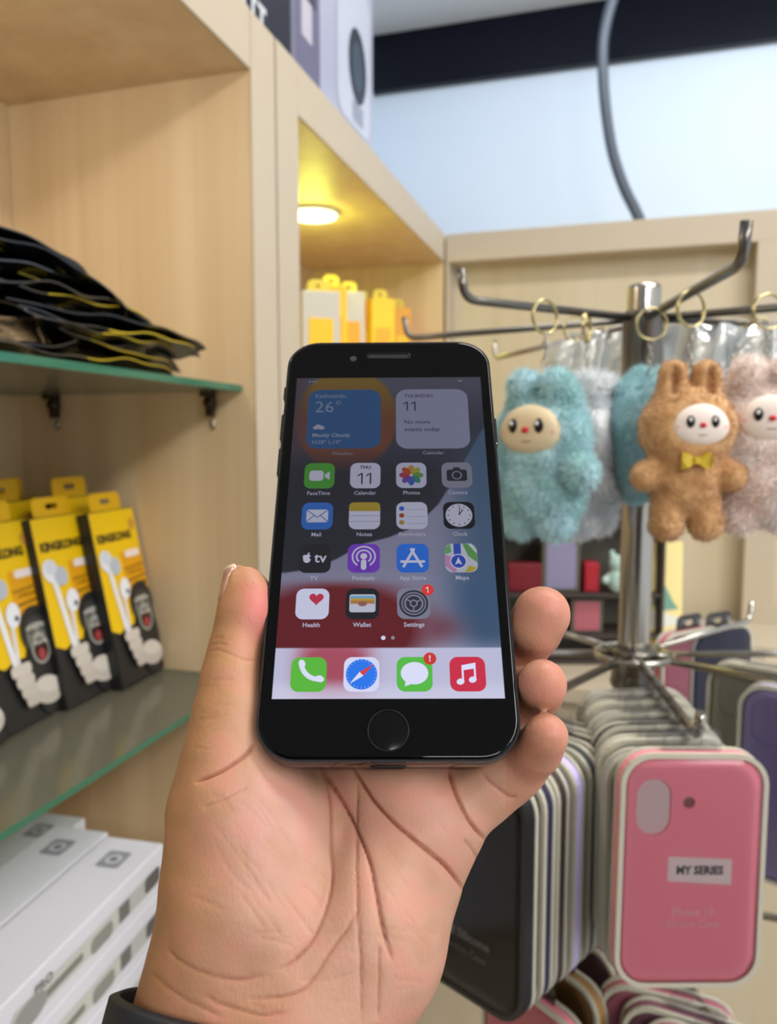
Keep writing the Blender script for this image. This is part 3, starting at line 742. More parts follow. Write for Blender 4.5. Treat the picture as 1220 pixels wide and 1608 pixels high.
def plush(label, loc, yaw, style, furm, fuzz, face, ringz, bow=False, size=1.0, roll=0.0, group=None, ring_rot=0.3, facedx=0.0, faceflag=True, fs=1.0):
    t = thing('plush_keychain', label, 'keychain', loc, (0, roll, yaw), group); t.scale = (size,)*3
    key = (style, fuzz)
    if key not in BODY: BODY[key] = plush_body(style, fuzz, 5)
    me = BODY[key].copy(); obj('body', me, furm, t, smooth=True)
    if faceflag:
        # face patch: domed felt oval
        bm = bmesh.new(); n = 40; rings = []
        for q, (f, dz) in enumerate(((1.0, .0018), (.97, -.0010), (.85, -.0028), (.6, -.0046), (.3, -.0056))):
            rings.append([bm.verts.new((.0195*f*math.cos(2*PI*k/n)*(1+.06*math.sin(2*PI*k/n)*-1), dz, .0158*f*math.sin(2*PI*k/n)*(1 if math.sin(2*PI*k/n) > 0 else .9))) for k in range(n)])
        for a_, b_ in zip(rings, rings[1:]):
            for k in range(n): bm.faces.new((a_[k], a_[(k+1) % n], b_[(k+1) % n], b_[k]))
        bm.faces.new(rings[-1])
        fp = obj('face_patch', bm, face, t, smooth=True, loc=(facedx, -.0215-(.004 if style != 'bunny' else 0), .083)); fp.scale = (fs,)*3
        for s_ in (-1, 1):
            bm = bmesh.new(); bmesh.ops.create_uvsphere(bm, u_segments=16, v_segments=12, radius=1, matrix=Matrix.Diagonal((.0030, .0016, .0044, 1)))
            e = obj('eye', bm, M_eye, fp, smooth=True, loc=(s_*.0083, -.0050, .0028))
            bm = bmesh.new(); bmesh.ops.create_uvsphere(bm, u_segments=10, v_segments=8, radius=1, matrix=Matrix.Translation((s_*.0083-.0006, -.0067, .0042)) @ Matrix.Diagonal((.0010, .0005, .0013, 1)))
            obj('eye_glint', bm, M_glint, fp, smooth=True)
            bm = bmesh.new(); bmesh.ops.create_uvsphere(bm, u_segments=14, v_segments=8, radius=1, matrix=Matrix.Diagonal((.0030, .0007, .0020, 1)))
            obj('cheek', bm, M_blush, fp, smooth=True, loc=(s_*.0142, -.0026, -.0010))
        bm = bmesh.new(); bmesh.ops.create_uvsphere(bm, u_segments=14, v_segments=10, radius=1, matrix=Matrix.Diagonal((.0023, .0019, .0019, 1)))
        obj('nose', bm, M_nose, fp, smooth=True, loc=(0, -.0060, .0004))
        bm = bmesh.new(); tube(bm, [(x, -.0052+abs(x)*.14, -.0066+x*x*22) for x in [(-.0085+.017*k/10) for k in range(11)]], .00035, 6)
        obj('mouth', bm, M_smile, fp, smooth=True)
    if bow:
        bm = bmesh.new()
        for s_ in (-1, 1):
            vs = []
            for (x, z, y) in ((.0010, .0018, 0), (.0060, .0052, -.0025), (.0100, .0060, -.0010), (.0105, 0, -.0035), (.0100, -.0060, -.0010), (.0060, -.0052, -.0025), (.0010, -.0018, 0)):
                vs.append((bm.verts.new((s_*x, y-.0012, z)), bm.verts.new((s_*x, y+.0022, z))))
            bm.faces.new([v[0] for v in vs]); bm.faces.new([v[1] for v in vs][::-1])
            for a_, b_ in zip(vs, vs[1:]+vs[:1]): bm.faces.new((a_[0], b_[0], b_[1], a_[1]))
        bx(bm, (-.0020, -.0035, -.0026), (.0020, .0020, .0026), .0007)
        obj('bow_tie', bm, M_bow, t, loc=(.0, -.0235, .0585))
    # key ring, chain links
    rz = ringz/size; R_ = .0125/size
    bm = bmesh.new(); Rm = Matrix.Rotation(ring_rot, 3, 'Z')
    tube(bm, [Rm @ Vector((R_*math.cos(2*PI*k/32), 0, R_*math.sin(2*PI*k/32))) for k in range(32)], .0009/size, 8, closed=True)
    tube(bm, [Rm @ Vector((R_*math.cos(2*PI*k/32), .0013, R_*math.sin(2*PI*k/32))) for k in range(32)], .0008/size, 8, closed=True)
    obj('key_ring', bm, M_brass, t, loc=(0, 0, rz))
    bm = bmesh.new(); z0_ = .120; z1_ = rz-R_; nl = max(2, int((z1_-z0_)/.0058)); st_ = (z1_-z0_)/nl
    for k in range(nl):
        zc = z0_+st_*(k+.5); l = [Vector((.0021*math.cos(a_), 0, (st_*.62)*math.sin(a_))) for a_ in [2*PI*q/14 for q in range(14)]]
        Rk = Matrix.Rotation(PI/2*(k % 2)+.3, 3, 'Z'); tube(bm, [Rk @ p+Vector((0, 0, zc)) for p in l], .0006, 6, closed=True)
    obj('chain', bm, M_chrome, t)
    return t
M_brown = fur_mat('brown_short_fur', (190, 140, 92), (220, 176, 124)); M_blue = fur_mat('blue_green_long_fur', (172, 216, 216), (200, 232, 242), 38)
M_wfur = fur_mat('white_blue_fur', (226, 232, 238), (244, 246, 248), 40); M_peach = fur_mat('peach_pink_fur', (255, 232, 220), (255, 246, 242), 36)
M_grey = fur_mat('pale_grey_fur', (196, 200, 192), (226, 228, 222), 40); M_teal = fur_mat('teal_fur', (176, 222, 228), (204, 236, 244), 40)
M_mauve = fur_mat('mauve_fur', (104, 72, 80), (140, 100, 106), 40)
def facing(p, off=0.0):                         # turn the front (local -y) to the aisle where the viewer stands
    d = EYE-Vector(p); return math.atan2(d.x, -d.y)+off
def hang(px, pyb, dep): return sight(px, pyb, dep)
def place_plush(label, px, pybot, dep, **k):
    p = hang(px, pybot, dep); size = k.pop('size', 1.0); off = k.pop('off', 0.0)
    rz = (Z1-0.0165+.004)-p.z; return plush(label, p, facing(p, off), ringz=rz, size=size, **k)
place_plush('short-haired brown bunny plush keychain with a mustard bow tie', 1073, 846, .565, style='bunny', furm=M_brown, fuzz=.0011, face=M_face, bow=True, size=.985, off=math.radians(16), ring_rot=.5, facedx=.003)
place_plush('fluffy blue-green plush keychain hanging just right of the phone', 850, 842, .60, style='fluffy', furm=M_blue, fuzz=.0027, face=M_face2, size=.98, off=math.radians(-24), ring_rot=1.2, fs=1.25)
place_plush('white fluffy plush keychain with bluish head behind the blue-green one', 915, 838, .66, style='fluffy', furm=M_wfur, fuzz=.0027, face=M_face, size=1.05, off=math.radians(60), ring_rot=.3, faceflag=False)
place_plush('teal fluffy plush keychain partly hidden behind the brown bunny', 1014, 790, .635, style='fluffy', furm=M_teal, fuzz=.0027, face=M_face, size=.86, off=math.radians(150), ring_rot=.9, faceflag=False)
place_plush('peach-pink fluffy plush keychain at the right picture edge', 1192, 832, .575, style='fluffy', furm=M_peach, fuzz=.0027, face=M_face, size=.98, off=math.radians(10), ring_rot=.5, fs=1.1)
place_plush('grey-white fluffy plush keychain behind the brown and the peach ones', 1128, 810, .72, style='fluffy', furm=M_grey, fuzz=.0027, face=M_face, size=1.05, off=math.radians(170), ring_rot=.2, faceflag=False)
place_plush('dark mauve fluffy plush keychain in the gap left of the brown bunny', 958, 815, .80, style='fluffy', furm=M_mauve, fuzz=.0027, face=M_face, size=1.0, off=math.radians(120), ring_rot=.8, faceflag=False)

# clear crumpled bags hanging behind the plush heads
M_bag = clear('clear_bag_film', (240, 243, 244), gloss=0.14, rough=0.15, haze=0.30, hazecol=(226, 230, 230), bump=.8, bscale=90)
def clear_bag(label, px, py, dep, w_, h_, seed, yaw):
    p = sight(px, py, dep); t = thing('clear_bag', label, 'bag', p, (0, 0, yaw), 'clear bags hanging under the top tier'); r = np.random.default_rng(seed)
    bm = bmesh.new(); n, m = 20, 16; ph = r.uniform(0, 6, 8); g = []
    for side in (1, -1):
        grid = []
        for j in range(m+1):
            v = j/m; row = []
            for i in range(n+1):
                u = 2*i/n-1; puff = .020*(1-u*u)*math.sin(PI*min(1, v*1.15+.02))**.6
                wob = .0035*math.sin(9*u+ph[0]+7*v)+.003*math.sin(14*v+ph[1]+5*u)+.002*math.sin(23*u*v+ph[2])
                row.append(bm.verts.new((u*w_/2*(.75+.25*math.sin(PI*min(1, v*.9+.25)))+wob*.4, side*(puff+.0008)+wob, -h_*v)))
            grid.append(row)
        for j in range(m):
            for i in range(n): bm.faces.new((grid[j][i], grid[j][i+1], grid[j+1][i+1], grid[j+1][i]))
        g.append(grid)
    obj('bag_film', bm, M_bag, t, smooth=True)
    bm = bmesh.new(); R_ = .011; zt = Z1-.010-p.z
    tube(bm, [(R_*math.cos(2*PI*k/28), 0, zt+R_*math.sin(2*PI*k/28)) for k in range(28)], .0009, 8, closed=True)
    tube(bm, [(0, 0, zt-R_), (0.001, 0.001, (zt-R_)*.5), (0, 0, .002)], .0012, 6)
    obj('key_ring', bm, M_brass, t)
clear_bag('clear crumpled bag behind the head of the blue-green plush', 905, 535, .67, .055, .10, 1, .3)
clear_bag('clear crumpled bag between the white plush and the dark collar', 945, 520, .74, .06, .11, 2, -.2)
clear_bag('clear crumpled bag right of the pole behind the brown ears', 1105, 510, .70, .07, .12, 3, .2)
clear_bag('clear crumpled bag at the right picture edge above the peach plush', 1190, 512, .68, .06, .11, 4, -.3)

# ------------------------------------------------------------------ packed phone cases
M_tray = clear('ivory_clear_tray', (238, 236, 228), gloss=0.10, rough=0.25, haze=0.62, hazecol=(226, 222, 204))
M_cover = clear('clear_blister_cover', (244, 244, 246), gloss=0.02, rough=0.12, haze=0.0)
CASES = {}
def case_pack(label, top, yaw, colr, group=None, hole='pill', pitch=0.0, roll=0.0, art=None, black=False, scale=1.0):
    """origin: hanging hole at the top; the case hangs below, front towards local -y"""
    t = thing('phone_case_pack', label, 'phone case', top, (pitch, roll, yaw), group); t.scale = (scale,)*3
    RX = Matrix.Rotation(PI/2, 4, 'X')           # local xy of a flat plate -> xz, plate +z -> -y
    W_, H_ = (.0995, .160)
    key = ('tray',)
    if key not in CASES:
        bm = bmesh.new(); n0 = 8
        ring_prism(bm, n0, [(W_-.003, H_-.003, .020, -.0062), (W_, H_, .0215, -.0050), (W_, H_, .0215, -.0022), (W_-.001, H_-.001, .021, -.0019)], cap1=True)
        bmesh.ops.transform(bm, matrix=Matrix.Translation((0, 0, -H_/2)) @ RX, verts=bm.verts); o = obj('back_tray', bm, M_tray, t, smooth=False); CASES[key] = o.data
        bm = bmesh.new()
        plate(bm, rr(W_-.001, H_-.001, .021), [rr(W_-.0075, H_-.0075, .018)], .0049, .0082)
        bmesh.ops.transform(bm, matrix=Matrix.Translation((0, 0, -H_/2)) @ RX, verts=bm.verts); o = obj('front_rim', bm, M_tray, t); CASES['rim'] = o.data
        bm = bmesh.new(); ring_prism(bm, n0, [(W_-.0075, H_-.0075, .018, .0080), (W_-.013, H_-.013, .015, .0098)], cap0=False)
        bmesh.ops.transform(bm, matrix=Matrix.Translation((0, 0, -H_/2)) @ RX, verts=bm.verts); o = obj('clear_cover', bm, M_cover, t)
        for pl in o.data.polygons: pl.use_smooth = False; CASES['cov'] = o.data
        bm = bmesh.new(); plate(bm, rr(.040, .022, .008, 0, .004), [rr(.012, .006, .003, 0, .006)], -.0006, .0003)
        bmesh.ops.transform(bm, matrix=RX, verts=bm.verts); o = obj('hang_tab', bm, M_cover, t); CASES['tab'] = o.data
    else:
        for nm, kk in (('back_tray', key), ('front_rim', 'rim'), ('clear_cover', 'cov'), ('hang_tab', 'tab')):
            o = bpy.data.objects.new(nm, CASES[kk]); COL.objects.link(o); o.parent = t
    cw, chh = .0900, .1510; holes = []
    if hole == 'pill': holes = [rr(.023, .038, .0115, -.0265, .0440, k=8), ell(.0040, .0040, -.0030, .0470, 16)]
    elif hole == 'square': holes = [rr(.034, .034, .010, -.0220, .0500, k=6)]
    bm = bmesh.new()
    plate(bm, rr(cw, chh, .0165), holes, .0046, .0064); plate(bm, rr(.0984, .1589, .0211), [], -.0018, .0048)
    if hole == 'pill':
        pass
    bmesh.ops.transform(bm, matrix=Matrix.Translation((0, 0, -H_/2-.001)) @ RX, verts=bm.verts)
    cs = obj('case_shell', bm, colr, t)
    if hole == 'pill':
        bm = bmesh.new(); plate(bm, rr(.0225, .0375, .0112, -.0265, .0440, k=8), [], .0047, .0050); plate(bm, ell(.0038, .0038, -.0030, .0470, 16), [], .0047, .0050, mi=1)
        bmesh.ops.transform(bm, matrix=Matrix.Translation((0, 0, -H_/2-.001)) @ RX, verts=bm.verts)
        obj('cutout_lining', bm, [mat('pale_pink_lining', (226, 206, 204), .5), mat('dark_rose_lining', (140, 92, 96), .5)], cs)
    if black:
        for ch in t.children:
            if ch.name.split('.')[0] in ('front_rim', 'back_tray'):
                ch.data = ch.data.copy(); ch.data.materials[0] = C_blk if ch.name.startswith('front_rim') else M_tray
    if art is not None:
        me = art.mesh('printed_label'); me.transform(Matrix.Translation((0, -.0001, -H_/2-.001)) @ RX @ Matrix.Translation((0, 0, .0066))); obj('printed_label', me, M_art, t)
    return t
def soft(name, c, rough=.5): return mat(name, c, rough)
C_pink = soft('pink_silicone', (250, 150, 166)); C_lil = soft('lilac_silicone', (206, 194, 252)); C_navy = soft('navy_silicone', (40, 38, 70))
C_blk = mat('black_silicone', (20, 22, 24), .4); C_brn = soft('dark_brown_silicone', (62, 50, 48)); C_chr = soft('charcoal_silicone', (56, 60, 66)); C_ivo = soft('ivory_silicone', (206, 204, 186))
C_gry = soft('pale_grey_silicone', (178, 178, 176)); C_dp = soft('dusty_rose_silicone', (190, 106, 124)); C_plum = soft('plum_silicone', (132, 84, 100)); C_tan = soft('tan_silicone', (170, 128, 74))
art = Art(.00008)
art.poly([(-.0155, .0108), (.0275, .0090), (.0275, -.0085), (-.0155, -.0060)], (238, 226, 222))
art.text('MY SERIES', .006, .0012, .0078, (60, 56, 60), bold=.00035, sx=.92)
art.text('iPhone 13', .002, -.0270, .0072, (250, 190, 200), bold=.0002); art.text('Silicone Case', .002, -.0350, .0066, (250, 184, 196), bold=.0002)
arm_dir_front = (at_z(.2035, .492, 0)-at_z(.2235, .69, 0)); arm_dir_front.z = 0
ZT = Z2-.012
# front arm: pink one foremost, grey ones behind it
fp_ = sight(1086, 1176, .478)
grp = 'packed phone cases hanging on the front hook of the middle tier'
case_pack('bright pink phone case in a clear pack with a MY SERIES sticker', fp_, YAW+math.radians(2), C_pink, art=art, roll=math.radians(1.2), pitch=math.radians(-2), scale=.93)
gl = [C_gry, C_ivo, C_chr, C_gry, C_ivo, C_gry]
nmz = ['directly behind the pink pack', 'second behind the pink pack', 'third behind the pink pack', 'fourth behind the pink pack', 'fifth behind the pink pack', 'rearmost on the front hook behind the pink pack']
for k in range(6):
    dep = .487+.024*k; p = at_z(.186+.0024*k, dep, ZT+.006); 
    case_pack('pale phone case pack, %s' % nmz[k], p, YAW+math.radians(1+k), gl[k], group=grp, hole='none' if k % 2 else 'square', pitch=math.radians(-2), scale=.93)
# left group, seen from the edge
ba = Art(.00008); ba.text('Liquid Silicone', -.004, -.036, .0086, (170, 172, 172), bold=.0003); ba.text('Protective Case', -.004, -.0465, .0070, (130, 132, 132), bold=.0002)
lg = [(C_blk, 'black glossy phone case pack nearest on the left hook, lower right of the palm'), (C_navy, 'phone case pack with a navy edge right of the black one'),
      (C_brn, 'phone case pack with a dark brown edge between the navy and the lilac ones'), (C_lil, 'phone case pack with a lilac edge in the left group'),
      (C_chr, 'phone case pack with a charcoal edge right of the lilac one'), (C_blk, 'phone case pack with a thin black edge behind the charcoal one'), (C_ivo, 'ivory phone case pack rearmost on the left hook')]
ln = Vector((-.70, -.714))
for k, (cm, lb) in enumerate(lg):
    lat = .055+.0130*k; dep = .494+.0132*k
    p = at_z(lat, dep, ZT-.007)
    dirw = cR*ln.x+Vector((-math.sin(YAW), math.cos(YAW), 0))*ln.y      # face normal
    yaw = math.atan2(dirw.x, -dirw.y)
    case_pack(lb, p, yaw+math.radians((0, 2, -1, 1, 3, 2, 4)[k]), cm, group='packed phone cases seen edge-on on the left hook', hole='square', art=ba if k == 0 else None, black=k == 0, scale=1.0)
# right group
p = at_z(.322, .575, ZT+.016); case_pack('lilac phone case pack at the right picture edge', p, facing((p.x, p.y, 1.5), math.radians(-12)), C_lil, hole='square')
p = at_z(.318, .625, ZT+.020); case_pack('ivory phone case pack behind the lilac one at the right edge', p, facing((p.x, p.y, 1.5), math.radians(-10)), C_ivo, hole='square')
p = at_z(.325, .82, ZT+.004); case_pack('dusty rose phone case pack hanging far behind, right of the pole', p, facing((p.x, p.y, 1.5), .9), C_dp, hole='none')
p = at_z(.365, .84, ZT+.002); case_pack('navy phone case pack hanging far behind, beside the dusty rose one', p, facing((p.x, p.y, 1.5), .9), C_navy, hole='none')
# bottom tier
zb = Z3-.002
for k, (cm, nm, lat, dep, rl) in enumerate(((C_dp, 'rose phone case pack in the bottom row, front', .232, .500, 9), (C_plum, 'plum phone case pack in the bottom row, just behind the rose one', .224, .525, 7), (C_dp, 'rose phone case pack in the bottom row, rearmost left', .214, .550, 5), (C_lil, 'pale lilac pack in the bottom right corner under the hook', .262, .478, 24))):
    p = at_z(lat, dep, zb+.008); case_pack(nm, p, facing((p.x, p.y, 1.5), math.radians(6)), cm, hole='none', roll=math.radians(rl))
for k, (cm, nm, lat, dep) in enumerate(((C_pink, 'pink phone case pack edge at the bottom under the black one', .112, .555), (C_tan, 'tan phone case pack edge at the bottom, left of the dark joint', .135, .59), (C_plum, 'dull plum phone case pack edge under the lilac group', .160, .630), (C_gry, 'grey phone case pack edge under the rearmost ivory pack', .18, .66))):
    p = at_z(lat, dep, zb+.004); dirw = cR*-.8+Vector((-math.sin(YAW), math.cos(YAW), 0))*-.6
    case_pack(nm, p, math.atan2(dirw.x, -dirw.y), cm, hole='none')

# ------------------------------------------------------------------ small goods on the counter behind the stand
def goods(name, label, cat, px0, py0, px1, py1, dep, m, th=.05, frame=None):
    a_ = sight(px0, py1, dep); b_ = sight(px1, py0, dep); zb_ = 1.1105
    w_ = (sight(px1, py1, dep)-a_).length; z0_, z1_ = a_.z, b_.z
    t = thing(name, label, cat, ((a_.x+b_.x)/2, (a_.y+b_.y)/2, z0_), (0, 0, YAW))
    bm = bmesh.new(); bx(bm, (-w_/2, 0, 0), (w_/2, th, z1_-z0_), .003); obj('box_body', bm, m if frame is None else frame, t)
    bm = bmesh.new(); plate(bm, rr(w_*.84, (z1_-z0_)*.86, .008, 0, (z1_-z0_)/2), [], 0, .0015); obj('front_panel', bm, m, t, rot=(PI/2, 0, 0), loc=(0, .0002, 0))
    return t
Mlil2 = mat('grey_lilac_card', (140, 136, 170), .5); Mrose = mat('muted_rose_card', (176, 96, 108), .5); Mred = mat('dark_red_card', (120, 20, 34), .5); Mfr = mat('grey_green_frame', (96, 92, 80), .5)
Mcy = mat('cream_yellow_card', (250, 232, 160), .5); Mdk = mat('dark_brown_card', (62, 52, 48), .6)
rk = thing('goods_rack', 'dark open rack on the counter holding small boxed goods', 'rack', sight(895, 1020, 1.36)); rk.rotation_euler = (0, 0, YAW); rk.location.z = 1.1105
hh = 1.50-1.1105
bm = bmesh.new(); bx(bm, (-.125, .07, 0), (.15, .08, hh), .001); obj('back_board', bm, Mfr, rk)
for z_ in (0.0, .046, .118, .245, hh-.006):
    bm = bmesh.new(); bx(bm, (-.125, -.02, z_), (.15, .07, z_+.006), .001); obj('rack_shelf', bm, Mdk, rk)
for x_ in (-.131, .15):
    bm = bmesh.new(); bx(bm, (x_, -.02, 0), (x_+.006, .08, hh), .001); obj('rack_side', bm, Mdk, rk)
def on_rack(name, label, x, z, w_, h_, m, frame=None, th=.03):
    p = rk.matrix_world @ Vector((0, 0, 0)); Rz = Matrix.Rotation(YAW, 3, 'Z'); p = Vector(rk.location)+Rz @ Vector((x, -.005, z))
    t = thing(name, label, 'box', p, (0, 0, YAW))
    bm = bmesh.new(); bx(bm, (-w_/2, 0, 0), (w_/2, th, h_), .002); obj('box_body', bm, frame or m, t)
    bm = bmesh.new(); plate(bm, rr(w_*.78, h_*.86, .006, 0, h_/2), [], 0, .0012); obj('front_panel', bm, m, t, rot=(PI/2, 0, 0), loc=(0, .0002, 0))
on_rack('boxed_goods', 'grey-lilac framed box on the rack behind the fingers', -.020, .1245, .066, .095, Mlil2, Mfr)
on_rack('boxed_goods', 'muted rose box standing at the left of the rack top shelf', -.085, .252, .045, .10, Mrose, Mdk)
on_rack('boxed_goods', 'rose box at the right of the rack top shelf', .055, .252, .045, .10, Mrose, Mfr)
on_rack('boxed_goods', 'dark red box on the middle shelf of the rack', -.083, .1245, .060, .050, Mred)
on_rack('boxed_goods', 'rose box on the lower shelf of the rack behind the middle finger', .027, .0525, .056, .060, Mrose, Mfr)
on_rack('boxed_goods', 'small bright red box on the middle shelf of the rack', .034, .1245, .026, .052, mat('red_card', (170, 20, 40), .5))
p = Vector(rk.location)+Matrix.Rotation(YAW, 3, 'Z') @ Vector((.078, -0.010, .130))
F_ = Field((-.05, -.05, -.01), (.05, .05, .13), .003); F_.ellip((0, 0, .035), (.03, .026, .035), .01); F_.ellip((0, 0, .082), (.026, .024, .025), .008)
for s_ in (-1, 1): F_.cap((s_*.022, 0, .045), (s_*.034, -.01, .035), .010, .010, .004); F_.cap((s_*.015, 0, .10), (s_*.018, 0, .112), .008, .008, .004)
V, Q = F_.mesh(); t = thing('plush_toy', 'small mint plush toy left of the pole, out of focus', 'toy', p); t.scale = (.62,)*3; t.location.z = rk.location.z+.124+.0006; obj('body', np_mesh('body', V, Q), fur_mat('mint_fur', (150, 196, 184), (206, 226, 220), 60), t)
t = thing('poster_card', 'tall cream-yellow card with a green leaf picture right of the pole', 'card', (0, 0, 0)); q = sight(1046, 1002, 1.36); t.location = (q.x, q.y, 1.1105); t.rotation_euler = (math.radians(-3), 0, YAW)
top = sight(1046, 850, 1.36); hq = top.z-1.1105
bm = bmesh.new(); bx(bm, (-.028, 0, 0), (.028, .003, hq), .0005); obj('card_board', bm, Mcy, t)
a = Art(.0001); a.poly([(-.027, hq*.28), (.027, hq*.30), (.027, hq*.36), (-.027, hq*.44)], (236, 236, 226)); a.poly([(-.026, hq*.48), (-.005, hq*.66), (.012, hq*.50), (.022, hq*.44), (-.01, hq*.42)], (120, 168, 150)); a.poly([(-.027, hq*.05), (.027, hq*.05), (.027, hq*.22), (-.027, hq*.22)], (244, 214, 120))
me = a.mesh('printed_picture'); me.transform(Matrix.Rotation(PI/2, 4, 'X')); me.transform(Matrix.Translation((0, -.0004, 0))); obj('printed_picture', me, M_art, t)
# ------------------------------------------------------------------ the phone (local x right, y up the screen, z towards the viewer)
Rp = np.array([[0.999939, -0.000785, 0.011007], [-0.004905, 0.861914, 0.507030], [-0.009885, -0.507053, 0.861858]])
Tp = np.array([-0.030354, 2.048416, 219.848294])
def c2w(p): p = np.asarray(p, float)/1000; return EYE+cR*float(p[0])-cU*float(p[1])+cF*float(p[2])
def cdir(v): return (cR*float(v[0])-cU*float(v[1])+cF*float(v[2]))
ex, ey, ez = cdir(Rp[:, 0]), cdir(-Rp[:, 1]), cdir(-Rp[:, 2])
PM = Matrix((ex, ey, ez)).transposed().to_4x4(); PM.translation = c2w(Tp)
ph_ = thing('smartphone', 'black smartphone with lit home screen held upright in the hand', 'phone')
ph_.matrix_world = PM
M_pb = mat('jet_black_metal', (7, 7, 9), 0.12, coat=1.0); M_pg = mat('black_front_glass', (2, 2, 3), 0.03, spec=.22)
M_ring = mat('dark_button_ring', (44, 44, 46), 0.3, metal=.8); M_hole = mat('earpiece_black', (2, 2, 2), .6)
mm = .001
bm = bmesh.new(); lv = []
w_, h_, r_ = 66.0, 135.4, 10.5
for q in range(9):
    a_ = PI*q/8; ins = (3.2 if q < 4 else 1.1)*(1-math.sin(a_)); z = -4.05-3.25*math.cos(a_) if False else -7.3+3.3*(1-math.cos(a_))
    lv.append(((w_-2*ins)*mm, (h_-2*ins)*mm, (r_-ins)*mm, z*mm))
ring_prism(bm, 8, lv); obj('phone_body', bm, M_pb, ph_, smooth=False)
bm = bmesh.new(); ring_prism(bm, 8, [(64.0*mm, 133.4*mm, 9.4*mm, -.75*mm), (64.0*mm, 133.4*mm, 9.4*mm, -.12*mm), (63.6*mm, 133.0*mm, 9.2*mm, .0), (62.4*mm, 131.8*mm, 8.6*mm, .10*mm)]); obj('front_glass', bm, M_pg, ph_)
bm = bmesh.new(); plate(bm, rr(65.2*mm, 134.6*mm, 10.1*mm, k=8), [rr(64.1*mm, 133.5*mm, 9.5*mm, k=8)], -1.1*mm, -.25*mm); obj('screen_protector_edge', bm, mat('protector_rim', (30, 30, 34), .08, coat=.6), ph_)
# the displayed picture
def wallpaper(u, v):
    def mixc(c, d, t): return c*(1-t[..., None])+np.array(d)*t[..., None]
    c = np.ones(u.shape+(3,))*np.array((46, 48, 62.))
    c = mixc(c, (84, 86, 102), sstep(30, 52, v)*.7)
    c = mixc(c, (56, 76, 96), sstep(16, 30, u)*sstep(40, 10, v)*.8)
    d = np.hypot((u+13), (v-36)*.82); orange = np.stack([np.interp(v, [18, 36, 50], [96, 92, 112]), np.interp(v, [18, 36, 50], [52, 58, 88]), np.interp(v, [18, 36, 50], [44, 40, 36])], -1)
    t = (1-sstep(15.0, 16.5, d))*1.0; c = c*(1-t[..., None])+orange*t[..., None]
    c = mixc(c, (70, 52, 58), (1-sstep(-28, -23, u))*sstep(10, 22, v)*.6)
    # black sweep and pale sweep below it
    cv = np.interp(u, [-30, -26, -20, -14, -7, 0, 5.5, 10, 14.5, 18.5, 30], [-17, -16.5, -15.5, -12.5, -8, -6, -3.5, 0, 5, 12, 34])
    lower = sstep(-.35, .35, cv-v)
    dark = (sstep(26, 14, v)); c = mixc(c, (32, 33, 40), dark*.85*(1-sstep(8, 26, u)))
    lav = np.ones(u.shape+(3,))*np.array((112, 113, 136.)); lav = mixc(lav, (62, 82, 108), sstep(12, 27, u)*(1-sstep(-40, -52, v)*1)); lav = mixc(lav, (150, 152, 178), sstep(-14, -38, v)*.6*(1-sstep(16, 26, u)))
    lav = mixc(lav, (54, 78, 108), np.exp(-(((u-25)/9)**2+((v+26)/13)**2)))
    lav = mixc(lav, (168, 168, 196), sstep(-34, -44, v)*sstep(2, 12, u)*.8)
    red = np.clip(1.35*np.exp(-(np.clip(np.hypot((u+14)/27, (v+33)/15.5), .55, 9)-.55)**2*9), 0, 1)*sstep(-17.5, -21.5, v)
    red2 = np.exp(-(((u-13)/6)**2+((v+33)/4.0)**2))*.7
    lav = mixc(lav, (92, 26, 32), red); lav = mixc(lav, (100, 36, 46), red2*(1-red))
    c = c*(1-lower[..., None])+lav*lower[..., None]
    dk = (v < -38.6).astype(float)
    base = np.ones(u.shape+(3,))*np.array((184, 184, 212.)); rd = np.exp(-(((u+14)/9.5)**4+((v+43)/7.5)**2)); base = mixc(base, (158, 62, 80), np.clip(rd*1.25, 0, 1)*.9); base = mixc(base, (206, 206, 230), sstep(-46, -51, v)*.6)
    base = mixc(base, (130, 40, 50), (1-sstep(-40.5, -38.7, v)*1)*0)
    c = c*(1-dk[..., None])+base*dk[..., None]
    return c
nu, nv = 118, 260; U = np.linspace(-29.2, 29.2, nu+1); Vv = np.linspace(-51.95, 51.95, nv+1); UU, VV = np.meshgrid(U, Vv, indexing='ij')
W = (wallpaper(UU, VV)*np.interp(VV, [-20, 10, 52], [1, .88, .80])[..., None]).reshape(-1, 3)/255; W = np.where(W <= .04045, W/12.92, ((W+.055)/1.055)**2.4)  # viewing-angle dimming of the display put into the picture colours, darker upwards
vid = np.arange((nu+1)*(nv+1)).reshape(nu+1, nv+1); Fq = np.stack([vid[:-1, :-1], vid[1:, :-1], vid[1:, 1:], vid[:-1, 1:]], -1).reshape(-1, 4)
me = np_mesh('screen', np.c_[UU.ravel()*mm, VV.ravel()*mm, np.full(UU.size, .13*mm)], Fq)
at = me.color_attributes.new('Col', 'FLOAT_COLOR', 'POINT'); at.data.foreach_set('color', np.c_[W, np.ones(len(W))].astype(np.float32).ravel())
M_pix = attr_mat('screen_pixels', emit=True, rough=0.12)
scr = obj('screen', me, M_pix, ph_)
